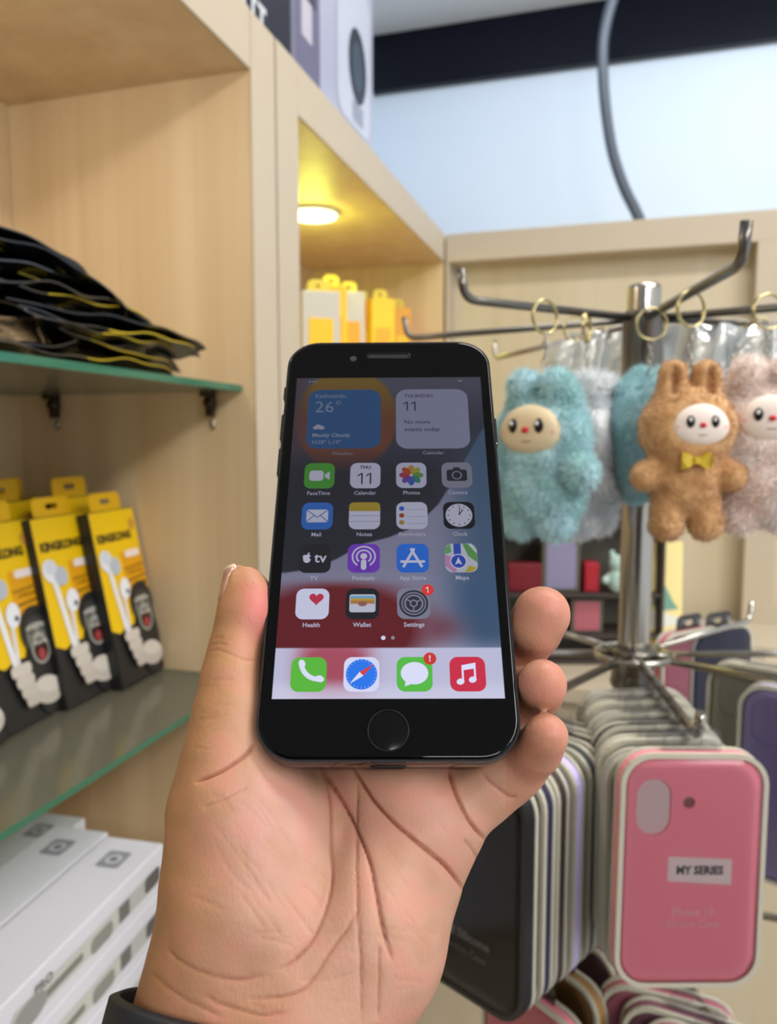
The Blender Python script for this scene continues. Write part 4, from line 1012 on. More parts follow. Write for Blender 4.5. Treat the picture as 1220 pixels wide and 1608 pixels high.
class UI(Art):
    def __init__(s, v): super().__init__(.012); s.k = float(np.interp(v, [-46, -26, -12.5, 1, 15, 45], [.93, .80, .70, .63, .59, .44])); s.tint = (.955, .965, 1.06)  # upper rows darker: the display's viewing-angle dimming put into the icon colours
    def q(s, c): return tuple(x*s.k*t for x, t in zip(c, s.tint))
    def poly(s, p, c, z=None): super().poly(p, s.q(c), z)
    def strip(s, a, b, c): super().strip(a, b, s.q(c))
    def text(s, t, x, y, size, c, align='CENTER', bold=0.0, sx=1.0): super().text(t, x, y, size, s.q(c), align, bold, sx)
    def done(s, name, label=None):
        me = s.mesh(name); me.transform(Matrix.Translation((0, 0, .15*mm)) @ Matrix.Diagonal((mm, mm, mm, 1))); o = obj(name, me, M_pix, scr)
        if label: o['label'] = label
        return o
WH = (245, 245, 250)
def capt(u, s, x, y): u.text(s, x, y-6.1, 1.75, (225, 225, 232), bold=.03)
def one(u, x, y, s_, c):
    hgt = s_*.36; u.poly([(x, y-hgt), (x+s_*.085, y-hgt), (x+s_*.085, y+hgt), (x, y+hgt)], c); u.line((x+.02, y+hgt-s_*.04), (x-s_*.19, y+hgt-s_*.19), s_*.075, c)
# weather widget
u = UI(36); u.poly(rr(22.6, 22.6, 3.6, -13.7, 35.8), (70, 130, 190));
u.text('Kathmandu', -23, 44.6, 2.1, (190, 205, 225), 'LEFT', .03); u.text('26°', -23, 40.1, 6.2, (200, 212, 228), 'LEFT', -.03)
u.poly(ell(1.1, .9, -21.5, 32.6), WH); u.poly(ell(.8, .7, -20.4, 32.3), WH); u.poly(ell(.7, .6, -22.4, 32.2), WH)
u.text('Mostly Cloudy', -23.2, 29.4, 1.95, (220, 228, 240), 'LEFT', .04); u.text('H:28° L:19°', -23.2, 26.8, 1.9, (200, 212, 228), 'LEFT', .03); u.text('Weather', -13.7, 22.6, 1.75, (190, 185, 190), bold=.02)
u.done('weather_widget', 'blue weather widget')
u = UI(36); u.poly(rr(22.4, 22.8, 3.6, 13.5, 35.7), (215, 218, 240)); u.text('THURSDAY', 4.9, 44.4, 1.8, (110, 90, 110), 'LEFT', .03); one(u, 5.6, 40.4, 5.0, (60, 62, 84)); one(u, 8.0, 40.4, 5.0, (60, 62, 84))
u.text('No more', 4.8, 34.2, 2.1, (100, 102, 122), 'LEFT', .03); u.text('events today', 4.8, 31.4, 2.1, (100, 102, 122), 'LEFT', .03); u.text('Calendar', 13.4, 22.7, 1.75, (225, 225, 232), bold=.02)
u.done('calendar_widget', 'pale calendar widget')
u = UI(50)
for q in range(3): u.poly(ell(.3, .3, -25+q, 50.4), WH)
u.poly([(21.8, 50.7), (23.6, 50.7), (22.7, 49.9)], WH); u.done('status_bar')
S = 8.9; Rr = 2.1; xs = (-20.3, -6.8, 6.7, 20.1)
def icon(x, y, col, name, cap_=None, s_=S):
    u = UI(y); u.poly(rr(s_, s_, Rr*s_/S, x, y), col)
    if cap_: capt(u, cap_, x, y)
    return u
y = 14.8
u = icon(xs[0], y, (92, 190, 60), '', 'FaceTime'); u.poly(rr(4.2, 3.6, 1, xs[0]-.9, y), WH); u.poly([(xs[0]+1.6, y+.4), (xs[0]+3.0, y+1.5), (xs[0]+3.0, y-1.5), (xs[0]+1.6, y-.4)], WH); u.done('app_icon', 'green video call icon')
u = icon(xs[1], y, (240, 240, 250), '', 'Calendar'); u.text('THU', xs[1], y+2.8, 1.6, (80, 60, 80), bold=.05); one(u, xs[1]-1.2, y-1.1, 5.4, (50, 50, 66)); one(u, xs[1]+1.3, y-1.1, 5.4, (50, 50, 66)); u.done('app_icon', 'white calendar icon')
u = icon(xs[2], y, (236, 236, 248), '', 'Photos')
for q, c_ in enumerate([(230, 170, 60), (200, 200, 70), (130, 180, 70), (70, 160, 130), (70, 110, 200), (130, 80, 190), (200, 70, 90), (220, 90, 50)]):
    a_ = PI/2-q*PI/4; u.poly(ell(1.0, 1.6, xs[2]+2.0*math.cos(a_), y+2.0*math.sin(a_), 14, rot=a_-PI/2), c_)
u.poly(ell(.35, .35, xs[2], y), WH); u.done('app_icon', 'flower-shaped photo icon')
u = icon(xs[3], y, (170, 172, 180), '', 'Camera'); u.poly(rr(6.0, 4.0, .8, xs[3], y-.1), (48, 50, 56)); u.poly([(xs[3]-1.3, y+1.8), (xs[3]-.8, y+2.7), (xs[3]+.8, y+2.7), (xs[3]+1.3, y+1.8)], (48, 50, 56)); u.ring(xs[3], y-.1, 1.15, 1.5, (170, 172, 180)); u.done('app_icon', 'grey camera icon')
y = 1.1
u = icon(xs[0], y, (60, 130, 220), '', 'Mail'); u.poly(rr(6.2, 4.2, .5, xs[0], y), WH)
for a_, b_ in (((-3.1, 2.0), (0, -.5)), ((3.1, 2.0), (0, -.5)), ((-3.1, -2.0), (-.9, .2)), ((3.1, -2.0), (.9, .2))): u.line((xs[0]+a_[0], y+a_[1]), (xs[0]+b_[0], y+b_[1]), .25, (60, 120, 200))
u.done('app_icon', 'blue mail icon')
u = icon(xs[1], y, (240, 240, 248), '', 'Notes'); u.poly(rr(8.9, 2.8, 1.3, xs[1], y+3.05), (210, 180, 50)); u.poly([(xs[1]-4.4, y+2.2), (xs[1]+4.4, y+2.2), (xs[1]+4.4, y+1.5), (xs[1]-4.4, y+1.5)], (210, 180, 50))
for q in (0, -1.9): u.line((xs[1]-4.2, y+q), (xs[1]+4.2, y+q), .18, (170, 175, 200))
u.done('app_icon', 'white and yellow notes icon')
u = icon(xs[2], y, (240, 240, 248), '', 'Reminders')
for q, c_ in zip((2.3, 0, -2.3), ((70, 110, 220), (190, 90, 40), (210, 160, 60))): u.poly(ell(.75, .75, xs[2]-2.9, y+q), c_); u.line((xs[2]-1.3, y+q-.4), (xs[2]+3.9, y+q-.4), .16, (190, 195, 212))
u.done('app_icon', 'white list icon')
u = icon(xs[3], y, (28, 28, 34), '', 'Clock'); u.poly(ell(3.8, 3.8, xs[3], y, 32), (240, 240, 245))
for q in range(12): u.poly(ell(.22, .22, xs[3]+3.1*math.cos(q*PI/6), y+3.1*math.sin(q*PI/6), 6), (50, 50, 60))
u.line((xs[3], y), (xs[3]+.4, y+2.8), .22, (40, 40, 50)); u.line((xs[3], y), (xs[3]+1.2, y+1.8), .3, (40, 40, 50)); u.done('app_icon', 'round clock icon')
y = -12.5
u = icon(xs[0], y, (40, 40, 44), '', 'TV'); u.text('tv', xs[0]+1.5, y+.1, 4.3, WH, bold=.06); u.poly(ell(1.05, 1.2, xs[0]-2.2, y-.2), WH); u.poly(ell(.7, .6, xs[0]-2.7, y+.5), WH); u.poly(ell(.7, .6, xs[0]-1.8, y+.5), WH); u.poly(ell(.45, .45, xs[0]-1.1, y+.2), (40, 40, 44)); u.poly(ell(.5, .22, xs[0]-1.85, y+1.4, rot=.8), WH); u.done('app_icon', 'black tv icon')
u = icon(xs[1], y, (140, 70, 210), '', 'Podcasts'); u.ring(xs[1], y+.5, 2.9, 3.35, WH); u.ring(xs[1], y+.5, 1.75, 2.2, WH); u.poly([(xs[1]-2.2, y-3.8), (xs[1]+2.2, y-3.8), (xs[1]+1.3, y-.9), (xs[1]-1.3, y-.9)], (130, 62, 200)); u.poly(ell(.95, .95, xs[1], y+.6), WH); u.poly(rr(1.5, 3.2, .7, xs[1], y-2.0), WH); u.done('app_icon', 'purple podcast icon')
u = icon(xs[2], y, (50, 130, 240), '', 'App Store')
for a_, b_ in (((-2.6, -2.8), (.5, 3)), ((2.6, -2.8), (-.5, 3)), ((-3.4, -1.1), (3.4, -1.1))): u.line((xs[2]+a_[0], y+a_[1]), (xs[2]+b_[0], y+b_[1]), .75, WH)
u.done('app_icon', 'blue store icon')
u = icon(xs[3], y, (225, 228, 225), '', 'Maps'); X_ = xs[3]; u.poly([(X_+.5, y+4.4), (X_+3.2, y+4.3), (X_+4.4, y+3), (X_+4.4, y-1.5), (X_+2, y+.5)], (110, 180, 90)); u.poly([(X_+2, y+4.4), (X_+3, y+4.4), (X_+4.4, y+2.4), (X_+4.4, y+1.2)], (240, 240, 240)); u.poly([(X_-4.4, y-2.5), (X_-2.4, y-4.4), (X_-1.4, y-4.4), (X_-1.8, y), (X_-4.4, y+1)], (226, 160, 200)); u.poly([(X_-4.4, y+1), (X_-4.4, y+3), (X_-3, y+4.4), (X_-2.6, y+1.8)], (120, 190, 110))
u.poly([(X_+.9, y-4.4), (X_+2.9, y-4.3), (X_+4.2, y-3), (X_+2, y-2.4)], (220, 200, 60)); u.poly([(X_-2.0, y+4.4), (X_, y+4.4), (X_, y-1), (X_-2.0, y-1)], (56, 90, 200)); u.poly(ell(2.3, 2.3, X_-.8, y-1.1), WH); u.poly(ell(2.0, 2.0, X_-.8, y-1.1), (50, 90, 200)); u.poly([(X_-.8, y+.2), (X_-1.8, y-2.2), (X_-.8, y-1.7), (X_+.2, y-2.2)], WH); u.done('app_icon', 'coloured map icon')
y = -26.1
def heart(cx_, cy_, s_): return [(cx_+s_*.0625*16*math.sin(t)**3, cy_+s_*.0625*(13*math.cos(t)-5*math.cos(2*t)-2*math.cos(3*t)-math.cos(4*t))) for t in [2*PI*k/30+.01 for k in range(30)]]
u = icon(xs[0], y, (245, 245, 252), '', 'Health'); u.poly(heart(xs[0]+1.0, y+1.5, 1.95), (224, 60, 80)); u.done('app_icon', 'white icon with red heart')
u = icon(xs[1]-.1, y, (36, 36, 38), '', 'Wallet'); u.poly(rr(7.0, 5.2, .7, xs[1]-.1, y+.1), (225, 225, 225)); u.poly(rr(6.5, 1.3, .4, xs[1]-.1, y+1.6), (120, 190, 215)); u.poly(rr(6.5, 1.1, .2, xs[1]-.1, y+1.0), (220, 180, 70)); u.poly(rr(6.5, 1.0, .2, xs[1]-.1, y+.4), (205, 140, 70)); u.poly(rr(6.5, 2.2, .5, xs[1]-.1, y-1.15), (226, 226, 228)); u.poly(ell(1.2, .7, xs[1]-.1, y-.1), (170, 110, 90)); u.done('app_icon', 'dark wallet icon')
def badge(u, x, y_, s_):
    u.k = .9; u.poly(ell(1.65, 1.65, x, y_), (232, 60, 48)); (one(u, x-.05, y_, 2.5, WH) if s_ == '1' else u.text(s_, x, y_, 2.3, WH, bold=.06))
u = icon(xs[2]+.1, y, (150, 150, 160), '', 'Settings'); X_ = xs[2]+.1; u.poly(ell(3.9, 3.9, X_, y, 32), (56, 58, 66)); u.ring(X_, y, 3.0, 3.3, (160, 160, 170)); u.ring(X_, y, 2.1, 2.6, (150, 150, 160)); u.ring(X_, y, .7, 1.1, (150, 150, 160))
for q in range(3): a_ = q*2*PI/3+.5; u.line((X_+.8*math.cos(a_), y+.8*math.sin(a_)), (X_+2.4*math.cos(a_), y+2.4*math.sin(a_)), .35, (150, 150, 160))
badge(u, 10.6, -22.2, '1'); u.done('app_icon', 'grey gear icon with red badge')
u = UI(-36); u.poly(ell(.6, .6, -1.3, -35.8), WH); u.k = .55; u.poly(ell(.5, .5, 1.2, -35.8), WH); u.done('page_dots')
y = -45.6; D_ = 9.1
u = icon(xs[0], y, (100, 200, 60), '', None, D_); pts = []
for k in range(9): a_ = math.radians(190+k*80/8); pts.append((xs[0]+3.0+4.6*math.cos(a_)-.4, y+3.0+4.6*math.sin(a_)+.3))
for a_, b_ in zip(pts, pts[1:]): u.line(a_, b_, 1.25, WH)
u.poly(ell(1.15, .85, pts[0][0]+.1, pts[0][1]+.3, rot=1.9), WH); u.poly(ell(1.15, .85, pts[-1][0]+.3, pts[-1][1]+.1, rot=-.3), WH); u.done('app_icon', 'green phone call icon')
u = icon(xs[1], y, (238, 238, 248), '', None, D_); u.poly(ell(4.0, 4.0, xs[1], y, 36), (46, 130, 235))
for k in range(24): a_ = k*PI/12; u.line((xs[1]+3.4*math.cos(a_), y+3.4*math.sin(a_)), (xs[1]+3.85*math.cos(a_), y+3.85*math.sin(a_)), .1, (200, 220, 250))
u.poly([(xs[1]+3.2, y+2.7), (xs[1]-.5, y+.5), (xs[1]+.5, y-.5)], (235, 70, 60)); u.poly([(xs[1]-3.0, y-2.6), (xs[1]+.5, y-.5), (xs[1]-.5, y+.5)], WH); u.done('app_icon', 'blue compass browser icon')
u = icon(xs[2], y, (96, 205, 70), '', None, D_); u.poly(ell(3.5, 2.95, xs[2], y+.25, 30), WH); u.poly([(xs[2]-2.2, y-1.2), (xs[2]-2.5, y-3.2), (xs[2]-.3, y-2.4)], WH); badge(u, 10.7, -41.5, '!'); u.done('app_icon', 'green message icon with red badge')
u = icon(xs[3]+.1, y, (224, 50, 72), '', None, D_); X_ = xs[3]+.1; u.poly([(X_-1.5, y+2.3), (X_+2.1, y+3.0), (X_+2.1, y+1.5), (X_-1.5, y+.9)], WH); u.line((X_-1.25, y+1.6), (X_-1.25, y-1.9), .5, WH); u.line((X_+1.85, y+2.0), (X_+1.85, y-1.4), .5, WH); u.poly(ell(1.0, .8, X_-1.9, y-2.0, rot=.3), WH); u.poly(ell(1.0, .8, X_+1.2, y-1.5, rot=.3), WH); u.done('app_icon', 'red music icon')
# home button, earpiece, camera, side buttons
hb = bpy.data.objects.new('home_button', None)
bm = bmesh.new(); lathe(bm, [(4.75*mm, .10*mm), (5.15*mm, .12*mm), (5.15*mm, .20*mm), (4.80*mm, .20*mm), (4.70*mm, .05*mm)], 48)
bpy.data.objects.remove(hb)
bm2 = bmesh.new(); lathe(bm2, [(.0001*mm, .115*mm), (4.74*mm, .115*mm), (4.78*mm, .10*mm)], 48); bm.free()
hb = obj('home_button', bm2, mat('button_glass', (10, 10, 11), .12, spec=.2), ph_, loc=(0, -59.8*mm, 0))
bm = bmesh.new(); tube(bm, [(5.0*mm*math.cos(2*PI*k/48), 5.0*mm*math.sin(2*PI*k/48), .14*mm) for k in range(48)], .16*mm, 6, closed=True); obj('button_ring', bm, M_ring, hb)
bm = bmesh.new(); tube(bm, [(x*mm, y_*mm, .12*mm) for x, y_ in rr(13.8, 2.2, 1.1)], .2*mm, 6, closed=True); ep = obj('earpiece', bm, M_ring, ph_, loc=(0, 61.0*mm, 0))
bm = bmesh.new(); plate(bm, rr(13.0*mm, 1.5*mm, .75*mm), [], .10*mm, .14*mm); obj('earpiece_grille', bm, M_hole, ep)
bm = bmesh.new(); plate(bm, ell(1.1*mm, 1.1*mm), [], .08*mm, .125*mm); obj('front_camera', bm, mat('camera_lens_grey', (56, 58, 64), .3), ph_, loc=(-11.4*mm, 60*mm, 0))
for (sx, y0_, y1_, nm) in ((-1, 30, 40, 'volume_button'), (-1, 17, 27, 'volume_button'), (-1, 46, 51, 'mute_switch'), (1, 28, 38, 'power_button')):
    bm = bmesh.new(); xo = sx*33.1*mm; bx(bm, (xo-.5*mm, y0_*mm, -5.2*mm), (xo+.5*mm, y1_*mm, -2.8*mm), .4*mm); obj(nm, bm, M_pb, ph_)
bm = bmesh.new(); plate(bm, rr(9*mm, 2.4*mm, 1.2*mm), [rr(8*mm, 1.6*mm, .8*mm)], 0, .3*mm); obj('charging_port', bm, M_ring, ph_, loc=(0, -67.6*mm, -4.0*mm), rot=(PI/2, 0, 0))
# ------------------------------------------------------------------ the hand (millimetres in the eye's axes: x right, y down, z away)
Nw = -Rp[:, 2]                                  # towards the viewer, out of the phone's front
def Q3(px, py, w_):                             # point w_ mm in front of the phone's front plane
    r = np.array([(px-610)/FOC, (py-804)/FOC, 1.0]); return r*(((Tp+Nw*w_)@Nw)/(r@Nw))
H = Field((-78, -5, 60), (72, 262, 262), 1.0)
def chain(pts, k):                              # pts: (px, py, w, r)
    for a, b in zip(pts, pts[1:]): H.cap(Q3(*a[:3]), Q3(*b[:3]), a[3], b[3], k)
# forearm and wrist
chain([(455, 1500, -24, 19), (435, 1600, -25, 20), (420, 1760, -27, 23), (400, 2150, -32, 28)], 10)
chain([(360, 1500, -24, 15.5), (338, 1600, -25, 16), (318, 1760, -28, 18.5), (270, 2100, -33, 23)], 12)
chain([(540, 1500, -24, 15), (503, 1600, -26, 15), (490, 1760, -28, 17), (470, 2100, -33, 22)], 12)
# palm slab
chain([(470, 1480, -29, 16), (470, 1330, -34, 15), (450, 1180, -35, 13), (455, 1100, -32, 12)], 10)
chain([(540, 1480, -30, 16), (550, 1330, -36, 15), (550, 1200, -36, 13), (550, 1110, -31, 12)], 10)
chain([(590, 1470, -27, 16), (625, 1330, -31, 14), (640, 1220, -30, 12), (645, 1140, -28, 11)], 9)
# little-finger side of the palm
chain([(535, 1560, -25, 15), (568, 1480, -23, 16), (592, 1405, -23, 16.2), (640, 1330, -23, 13), (676, 1285, -23, 10.8)], 8)
# distal pad under the ring and little fingers
chain([(580, 1235, -23, 9), (640, 1250, -21, 10), (690, 1300, -21.5, 9.5)], 6)
# thumb ball
chain([(360, 1190, -12, 11.0), (366, 1260, -14.5, 13.8), (388, 1340, -18.5, 17.6), (388, 1420, -19.5, 18), (368, 1500, -24, 16.5)], 9)
chain([(400, 1230, -20, 12), (432, 1330, -21.5, 14.5), (420, 1410, -22, 15)], 8)
# thumb
chain([(360, 1185, -12, 10.4), (363, 1120, -9, 8.6), (365, 1060, -6.5, 7.2)], 5)
chain([(361, 1060, -6.5, 7.2), (370, 1015, -5.5, 6.6), (383, 965, -4.5, 6.9), (387, 931, -4, 6.1), (385, 918, -4, 5.2)], 3)
chain([(366, 1050, -11, 6.4), (378, 990, -10, 6.3), (388, 935, -9, 5.6)], 4)
chain([(395, 975, -4, 5.3), (396, 940, -4, 5.2)], 3)
H.cap(Q3(376, 950, -6.5), Q3(370.5, 904, -6.5), 5.0, 3.4, 2.5)
# index finger behind the phone
chain([(455, 1110, -27, 10.5), (500, 980, -19.5, 9.0), (590, 880, -17.5, 8.2), (690, 830, -16.5, 7.6), (735, 800, -15, 6.8)], 3)
# middle, ring, little fingers: behind the phone, then round its right edge
chain([(560, 1110, -26, 10), (650, 1050, -18.5, 8.8), (760, 1020, -18, 8.0), (822, 1008, -17, 7.4)], 2.5)
chain([(822, 1008, -17, 7.4), (838, 992, -10, 6.9), (850, 966, -3, 6.9)], 3); chain([(836, 992, -4, 6.0), (852, 962, -2, 6.7)], 3)
chain([(650, 1150, -25, 9.5), (720, 1120, -19, 8.4), (790, 1100, -18.5, 7.6), (828, 1096, -17, 7.0)], 2.0)
chain([(828, 1096, -17, 7.0), (846, 1086, -9, 6.5), (851, 1075, -1.5, 6.4)], .7)
chain([(706, 1278, -24, 9), (760, 1240, -21.5, 8.0), (800, 1212, -19, 7.4), (822, 1198, -16, 6.9)], 4.0)
chain([(822, 1198, -16, 6.9), (845, 1178, -8, 6.2), (857, 1157, -2, 5.7)], .7)
V, Fq = H.mesh()
Fq = Fq[:, ::-1] if False else Fq
me = subdiv(np_mesh('person', V, Fq), 1)
P = verts_of(me); N = normals_of(me)
ctr = P.mean(0)
edges = None
def smooth_mesh(P, me, it=3, lam=.5):
    e = np.empty(len(me.edges)*2, np.int32); me.edges.foreach_get('vertices', e); e = e.reshape(-1, 2)
    deg = np.bincount(e.ravel(), minlength=len(P))[:, None]
    for _ in range(it):
        s = np.zeros_like(P); np.add.at(s, e[:, 0], P[e[:, 1]]); np.add.at(s, e[:, 1], P[e[:, 0]]); P = P*(1-lam)+s/deg*lam
    return P
P = smooth_mesh(P, me, 4)
me.vertices.foreach_set('co', P.astype(np.float32).ravel()); me.update()
N = normals_of(me)
# outward check
probe = P[np.argmin(P[:, 2])]
PX = 610+FOC*P[:, 0]/P[:, 2]; PY = 804+FOC*P[:, 1]/P[:, 2]
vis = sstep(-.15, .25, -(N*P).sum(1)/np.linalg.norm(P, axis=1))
def crease(pts, width, depth, soft_=None):      # groove along a line on the skin (widths in 1/6 mm)
    global P, RED
    pts = np.array(pts, float); L = np.full(len(P), 1e9)
    n = len(pts); T = np.zeros(len(P))
    # Catmull-Rom refine
    q = []
    for i in range(n-1):
        p0, p1, p2, p3 = pts[max(i-1, 0)], pts[i], pts[i+1], pts[min(i+2, n-1)]
        for t in np.linspace(0, 1, 6, endpoint=False): q.append(.5*((2*p1)+(p2-p0)*t+(2*p0-5*p1+4*p2-p3)*t*t+(3*p1-p0-3*p2+p3)*t**3))
    q.append(pts[-1]); q = np.array(q); m = len(q)-1
    bb = (PX > q[:, 0].min()-40) & (PX < q[:, 0].max()+40) & (PY > q[:, 1].min()-40) & (PY < q[:, 1].max()+40) & (vis > 0.01); ii = np.nonzero(bb)[0]
    best = np.full(len(ii), 1e9); bt = np.zeros(len(ii))
    for i in range(m):
        a, b = q[i], q[i+1]; d = b-a; t = np.clip(((PX[ii]-a[0])*d[0]+(PY[ii]-a[1])*d[1])/max(d@d, 1e-6), 0, 1)
        r = np.hypot(PX[ii]-a[0]-t*d[0], PY[ii]-a[1]-t*d[1]); mk = r < best; best = np.where(mk, r, best); bt = np.where(mk, (i+t)/m, bt)
    fade = np.clip(np.minimum(bt, 1-bt)*6+.15, 0, 1)
    width = width*.68; g = np.exp(-(best/width)**2)*fade; g2 = np.exp(-(best/(width*5))**2)*fade
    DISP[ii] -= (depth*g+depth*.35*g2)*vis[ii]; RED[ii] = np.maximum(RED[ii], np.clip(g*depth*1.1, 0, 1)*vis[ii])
DISP = np.zeros(len(P)); RED = np.zeros(len(P))
crease([(500, 1195), (508, 1211), (532, 1249), (556, 1294), (580, 1352), (589, 1393), (598, 1442), (606, 1475), (616, 1508)], 3.4, .95)
crease([(552, 1200), (562, 1220), (584, 1256), (615, 1287), (660, 1325), (697, 1356), (716, 1378), (731, 1402)], 3.4, 1.1)
crease([(706, 1205), (712, 1228), (722, 1256), (739, 1290), (762, 1320)], 3.2, 1.2)
crease([(727, 1318), (739, 1331), (750, 1351)], 2.6, .4)
crease([(505, 1200), (518, 1245), (521, 1290), (521, 1335), (520, 1387), (511, 1430), (491, 1476), (463, 1508), (440, 1522)], 3.2, .6)
crease([(561, 1225), (560, 1300), (561, 1421), (567, 1524), (568, 1610)], 2.6, .45)
crease([(558, 1431), (545, 1460), (532, 1476), (512, 1505), (498, 1528), (474, 1555), (436, 1566), (390, 1568)], 2.8, .45)
crease([(595, 1483), (596, 1540), (594, 1600)], 2.4, .35)
crease([(262, 1488), (278, 1505), (305, 1521), (340, 1534), (377, 1539), (412, 1532)], 3.0, .38)
crease([(238, 1528), (249, 1539), (286, 1566), (318, 1582), (350, 1598)], 2.6, .3)
crease([(320, 1560), (340, 1574), (370, 1584), (410, 1594), (450, 1590)], 2.6, .35)
crease([(326, 1024), (340, 1020), (359, 1026), (387, 1037), (402, 1036)], 2.2, .2)
crease([(330, 1012), (345, 1010), (356, 1012)], 2.0, .25); crease([(334, 1002), (350, 1000)], 2.0, .18)
crease([(303, 1228), (335, 1216), (364, 1200), (388, 1184), (402, 1166)], 3.6, .75)
crease([(318, 1268), (345, 1258), (372, 1244), (390, 1236)], 2.4, .25)
crease([(757, 1214), (769, 1228), (786, 1242), (800, 1252), (812, 1252)], 2.6, .5)
crease([(300, 1405), (330, 1418), (352, 1430)], 2.0, .12)
rs = random.Random(4)
for i in range(26):                             # fine oblique lines on the thumb ball
    x0 = rs.uniform(330, 490); y0 = rs.uniform(1235, 1420); l = rs.uniform(18, 55); sl = rs.uniform(.7, 1.5)
    crease([(x0, y0), (x0+l*.5, y0+l*.5*sl), (x0+l, y0+l*sl*1.05)], 1.8, rs.uniform(.06, .16))
for i in range(14):
    x0 = rs.uniform(380, 640); y0 = rs.uniform(1440, 1590); l = rs.uniform(20, 60); sl = rs.uniform(-.5, .3)
    crease([(x0, y0), (x0+l, y0+l*sl)], 1.8, rs.uniform(.05, .12))
for i in range(10):
    x0 = rs.uniform(590, 700); y0 = rs.uniform(1240, 1480); l = rs.uniform(25, 60)
    crease([(x0, y0), (x0+l*.5, y0+l*.7)], 1.8, rs.uniform(.05, .12))
for i in range(12):
    x0 = rs.uniform(300, 335); y0 = rs.uniform(1045, 1180); crease([(x0, y0), (x0+rs.uniform(20, 45), y0+rs.uniform(-6, 6))], 1.8, rs.uniform(.05, .11))
P = P+N*DISP[:, None]
# low lumps so the flesh is not perfectly smooth
ph = rng.uniform(0, 6, 12); fr = rng.normal(0, 1, (12, 3)); fr *= (rng.uniform(.12, .45, 12)/np.linalg.norm(fr, axis=1))[:, None]
P = P+N*(sum(np.sin(P@fr[i]+ph[i]) for i in range(12))*.055)[:, None]
# skin tint: yellower on the back-of-hand side, pinker on pads and finger tips
col = np.ones((len(P), 3))*np.array((204, 156, 130.))
def blend(c, t): 
    global col
    t = np.clip(t, 0, 1)[:, None]; col = col*(1-t)+np.array(c, float)*t
dist = lambda x, y, rx, ry=None: np.hypot((PX-x)/rx, (PY-y)/(ry or rx))
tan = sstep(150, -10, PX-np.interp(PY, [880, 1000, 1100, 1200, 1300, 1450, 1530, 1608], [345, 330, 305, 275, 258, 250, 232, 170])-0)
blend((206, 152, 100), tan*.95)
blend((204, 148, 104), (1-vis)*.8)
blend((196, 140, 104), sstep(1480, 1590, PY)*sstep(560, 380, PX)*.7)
blend((214, 164, 144), np.exp(-dist(600, 1520, 120, 90)**2)*.6)
blend((216, 156, 138), np.exp(-dist(660, 1290, 80, 70)**2)*.7)
blend((212, 160, 150), np.exp(-dist(430, 1290, 85, 100)**2)*.7)
blend((224, 118, 116), np.exp(-dist(407, 955, 32, 48)**2)*.85*(P[:, 2] > 150))
for x, y, r in ((862, 955, 34), (866, 1066, 32), (868, 1150, 32)): blend((222, 138, 118), np.exp(-dist(x, y, r)**2)*.75)
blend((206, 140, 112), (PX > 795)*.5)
mt = sum(np.sin(P@fr[i]*2.2+ph[i]*3) for i in range(12))/12; blend((226, 150, 130), np.clip(mt*1.4, 0, .35)); blend((190, 140, 104), np.clip(-mt*1.4, 0, .3))
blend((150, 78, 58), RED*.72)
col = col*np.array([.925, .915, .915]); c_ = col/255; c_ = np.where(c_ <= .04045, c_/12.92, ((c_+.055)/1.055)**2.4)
# to world
O_ = Q3(470, 1400, -25)
Mw = np.array([list(cR), list(-cU), list(cF)])
PW = (P-O_)@Mw/1000
me.vertices.foreach_set('co', PW.astype(np.float32).ravel())
at = me.color_attributes.new('Col', 'FLOAT_COLOR', 'POINT'); at.data.foreach_set('color', np.c_[c_, np.ones(len(c_))].astype(np.float32).ravel()); me.update()
M_skin = attr_mat('skin', rough=.47, sss=.12); nt = M_skin.node_tree; b = nt.nodes['Principled BSDF']; b.inputs['Specular IOR Level'].default_value = .38
tc = nt.nodes.new('ShaderNodeTexCoord'); n1 = nt.nodes.new('ShaderNodeTexNoise'); n1.inputs['Scale'].default_value = 420; n1.inputs['Detail'].default_value = 6
v1 = nt.nodes.new('ShaderNodeTexVoronoi'); v1.inputs['Scale'].default_value = 900; v1.feature = 'DISTANCE_TO_EDGE'
mp = nt.nodes.new('ShaderNodeMapping'); mp.inputs['Scale'].default_value = (1, .45, .6); nt.links.new(tc.outputs['Object'], mp.inputs[0]); nt.links.new(mp.outputs[0], v1.inputs['Vector'])
nt.links.new(tc.outputs['Object'], n1.inputs['Vector']); ad = nt.nodes.new('ShaderNodeMath'); ad.operation = 'ADD'; nt.links.new(n1.outputs['Fac'], ad.inputs[0]); nt.links.new(v1.outputs['Distance'], ad.inputs[1])
bp = nt.nodes.new('ShaderNodeBump'); bp.inputs['Strength'].default_value = .22; bp.inputs['Distance'].default_value = .0004; nt.links.new(ad.outputs[0], bp.inputs['Height']); nt.links.new(bp.outputs[0], b.inputs['Normal'])
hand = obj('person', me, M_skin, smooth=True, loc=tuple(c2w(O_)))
tag(hand, 'left hand and forearm of a person, palm up, gripping the black smartphone', 'person')
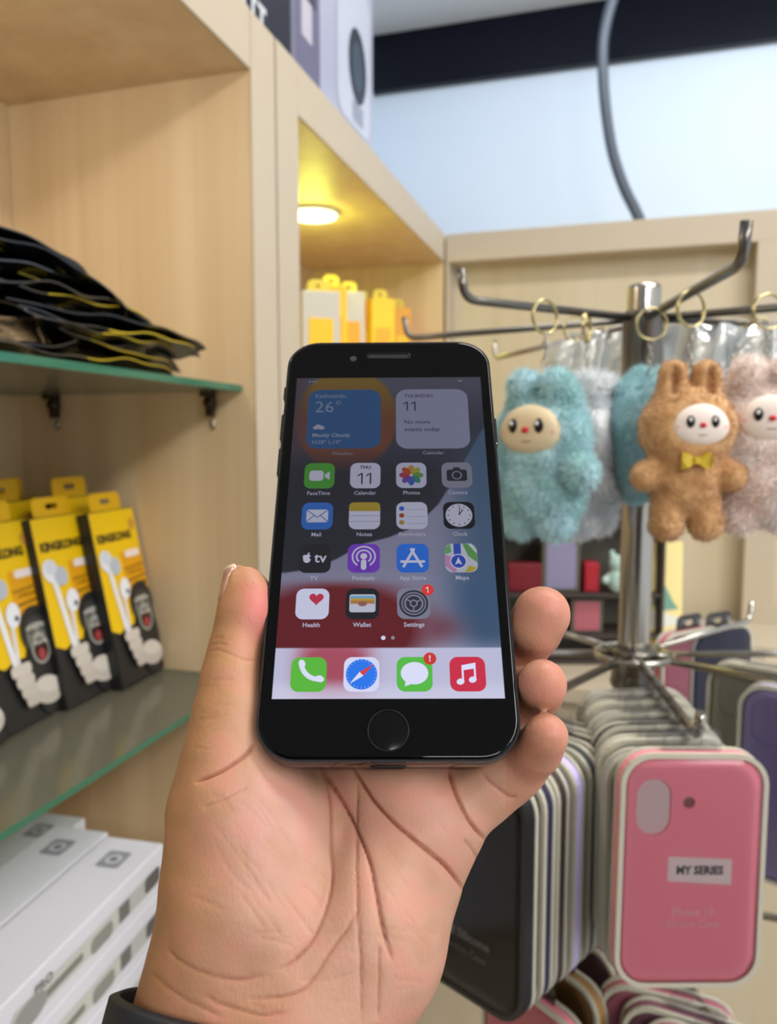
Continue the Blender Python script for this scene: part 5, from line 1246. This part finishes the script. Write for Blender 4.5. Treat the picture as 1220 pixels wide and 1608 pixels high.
# thumb nail: a curved plate on the outer left side of the thumb tip
def toH(p): v = c2w(p)-Vector(c2w(O_)); return v
from mathutils.bvhtree import BVHTree
bvh = BVHTree.FromPolygons([tuple(v) for v in PW.tolist()], [tuple(p.vertices) for p in me.polygons])
bm = bmesh.new(); rows = []
cl = [(383, 892.5, 3), (383.5, 895, 2), (384.5, 898, 0), (385, 906, 0), (385.5, 915, 0), (386, 924, 0), (385.5, 933, 0), (384, 942, 0), (382.5, 950, 0)]
outs = []
for i, (px_, py_, ext) in enumerate(cl):
    c = Q3(px_, max(py_, 900), -5.5); o0 = Vector(toH(c)); row = []
    shift = Vector(toH(Q3(px_, py_, -5.5)))-o0
    wdt = 47 if i > 1 else (45 if i else 40)
    for k in range(15):
        a_ = math.radians(194+(-wdt+2*wdt*k/14)*(1 if i < len(cl)-1 else .82)); dv = np.array([math.cos(a_), 0, 0])+Nw*(-math.sin(a_))
        dw = Vector(toH(c+dv))-o0; dw.normalize(); hit = bvh.ray_cast(o0+dw*.0005, dw)
        L_ = (hit[0]-o0).length if hit[0] else .0055
        row.append((o0+shift, dw, min(L_, .0085)))
    outs.append(row)
for th_ in (0, 1):
    for i, row in enumerate(outs):
        lift = (.00032 if 0 < i < len(cl)-1 else -.0001); r2 = []
        for k, (o0, dw, L_) in enumerate(row):
            e_ = abs(k-7)/7; lf = lift*(1-e_**6*1.4)
            r2.append(bm.verts.new(o0+dw*(L_+lf-.0005*th_)))
        rows.append(r2)
nr = len(cl)
for th_ in (0, 1):
    for i in range(nr-1):
        for k in range(14):
            f = bm.faces.new((rows[th_*nr+i][k], rows[th_*nr+i][k+1], rows[th_*nr+i+1][k+1], rows[th_*nr+i+1][k])); f.smooth = True; f.material_index = 1 if i < 2 else 0
for k in range(14): bm.faces.new((rows[0][k], rows[0][k+1], rows[nr][k+1], rows[nr][k])); bm.faces.new((rows[nr-1][k], rows[nr-1][k+1], rows[2*nr-1][k+1], rows[2*nr-1][k]))
for i in range(nr-1): bm.faces.new((rows[i][0], rows[i+1][0], rows[nr+i+1][0], rows[nr+i][0])); bm.faces.new((rows[i][14], rows[i+1][14], rows[nr+i+1][14], rows[nr+i][14]))
nl_ = obj('thumbnail', bm, [mat('nail', (214, 160, 138), .25, coat=.4, sss=.1), mat('nail_tip', (236, 214, 180), .3)], hand, smooth=True)
# watch and strap round the wrist
M_strap = mat('slate_rubber', (22, 28, 38), .5)
wt = thing('wristwatch', 'dark slate rubber watch band round the wrist, at the bottom edge', 'watch')
ax = (Q3(420, 1760, -27)-Q3(440, 1560, -25)); ax /= np.linalg.norm(ax)
u1 = np.array([1., 0, 0]); u1 = u1-ax*(u1@ax); u1 /= np.linalg.norm(u1); u2 = np.cross(ax, u1)
cc = Q3(428, 1662, -27); wt.location = c2w(cc)
def strap_loop(rx, rz, half, th_, nm, sh=(0, 0), a0=0, a1=360, tilt=.10):
    bm = bmesh.new(); nseg = 72; prof = [(-half, 0), (-half+.8, th_*.8), (-half*.5, th_), (half*.5, th_), (half-.8, th_*.8), (half, 0), (half-.8, -.3), (-half+.8, -.3)]
    rg = []; full = a1-a0 >= 360
    for k in range(nseg+(0 if full else 1)):
        a_ = math.radians(a0+(a1-a0)*k/nseg); base = cc+u1*(rx*math.cos(a_)+sh[0])+u2*(rz*math.sin(a_)+sh[1]); out = u1*math.cos(a_)/rx+u2*math.sin(a_)/rz; out /= np.linalg.norm(out)
        base = base+ax*(tilt*rx*(1+math.cos(a_)))
        rg.append([bm.verts.new(c2w(base+out*(t+.8)+ax*s_)-wt.location) for s_, t in prof])
    m = len(rg)
    for i in range(m if full else m-1):
        for k in range(8): bm.faces.new((rg[i][k], rg[i][(k+1) % 8], rg[(i+1) % m][(k+1) % 8], rg[(i+1) % m][k])).smooth = True
    if not full: bm.faces.new(rg[0]); bm.faces.new(rg[-1])
    return obj(nm, bm, M_strap, wt, smooth=True)
strap_loop(36.5, 26.5, 11.5, 2.6, 'strap', tilt=.08)
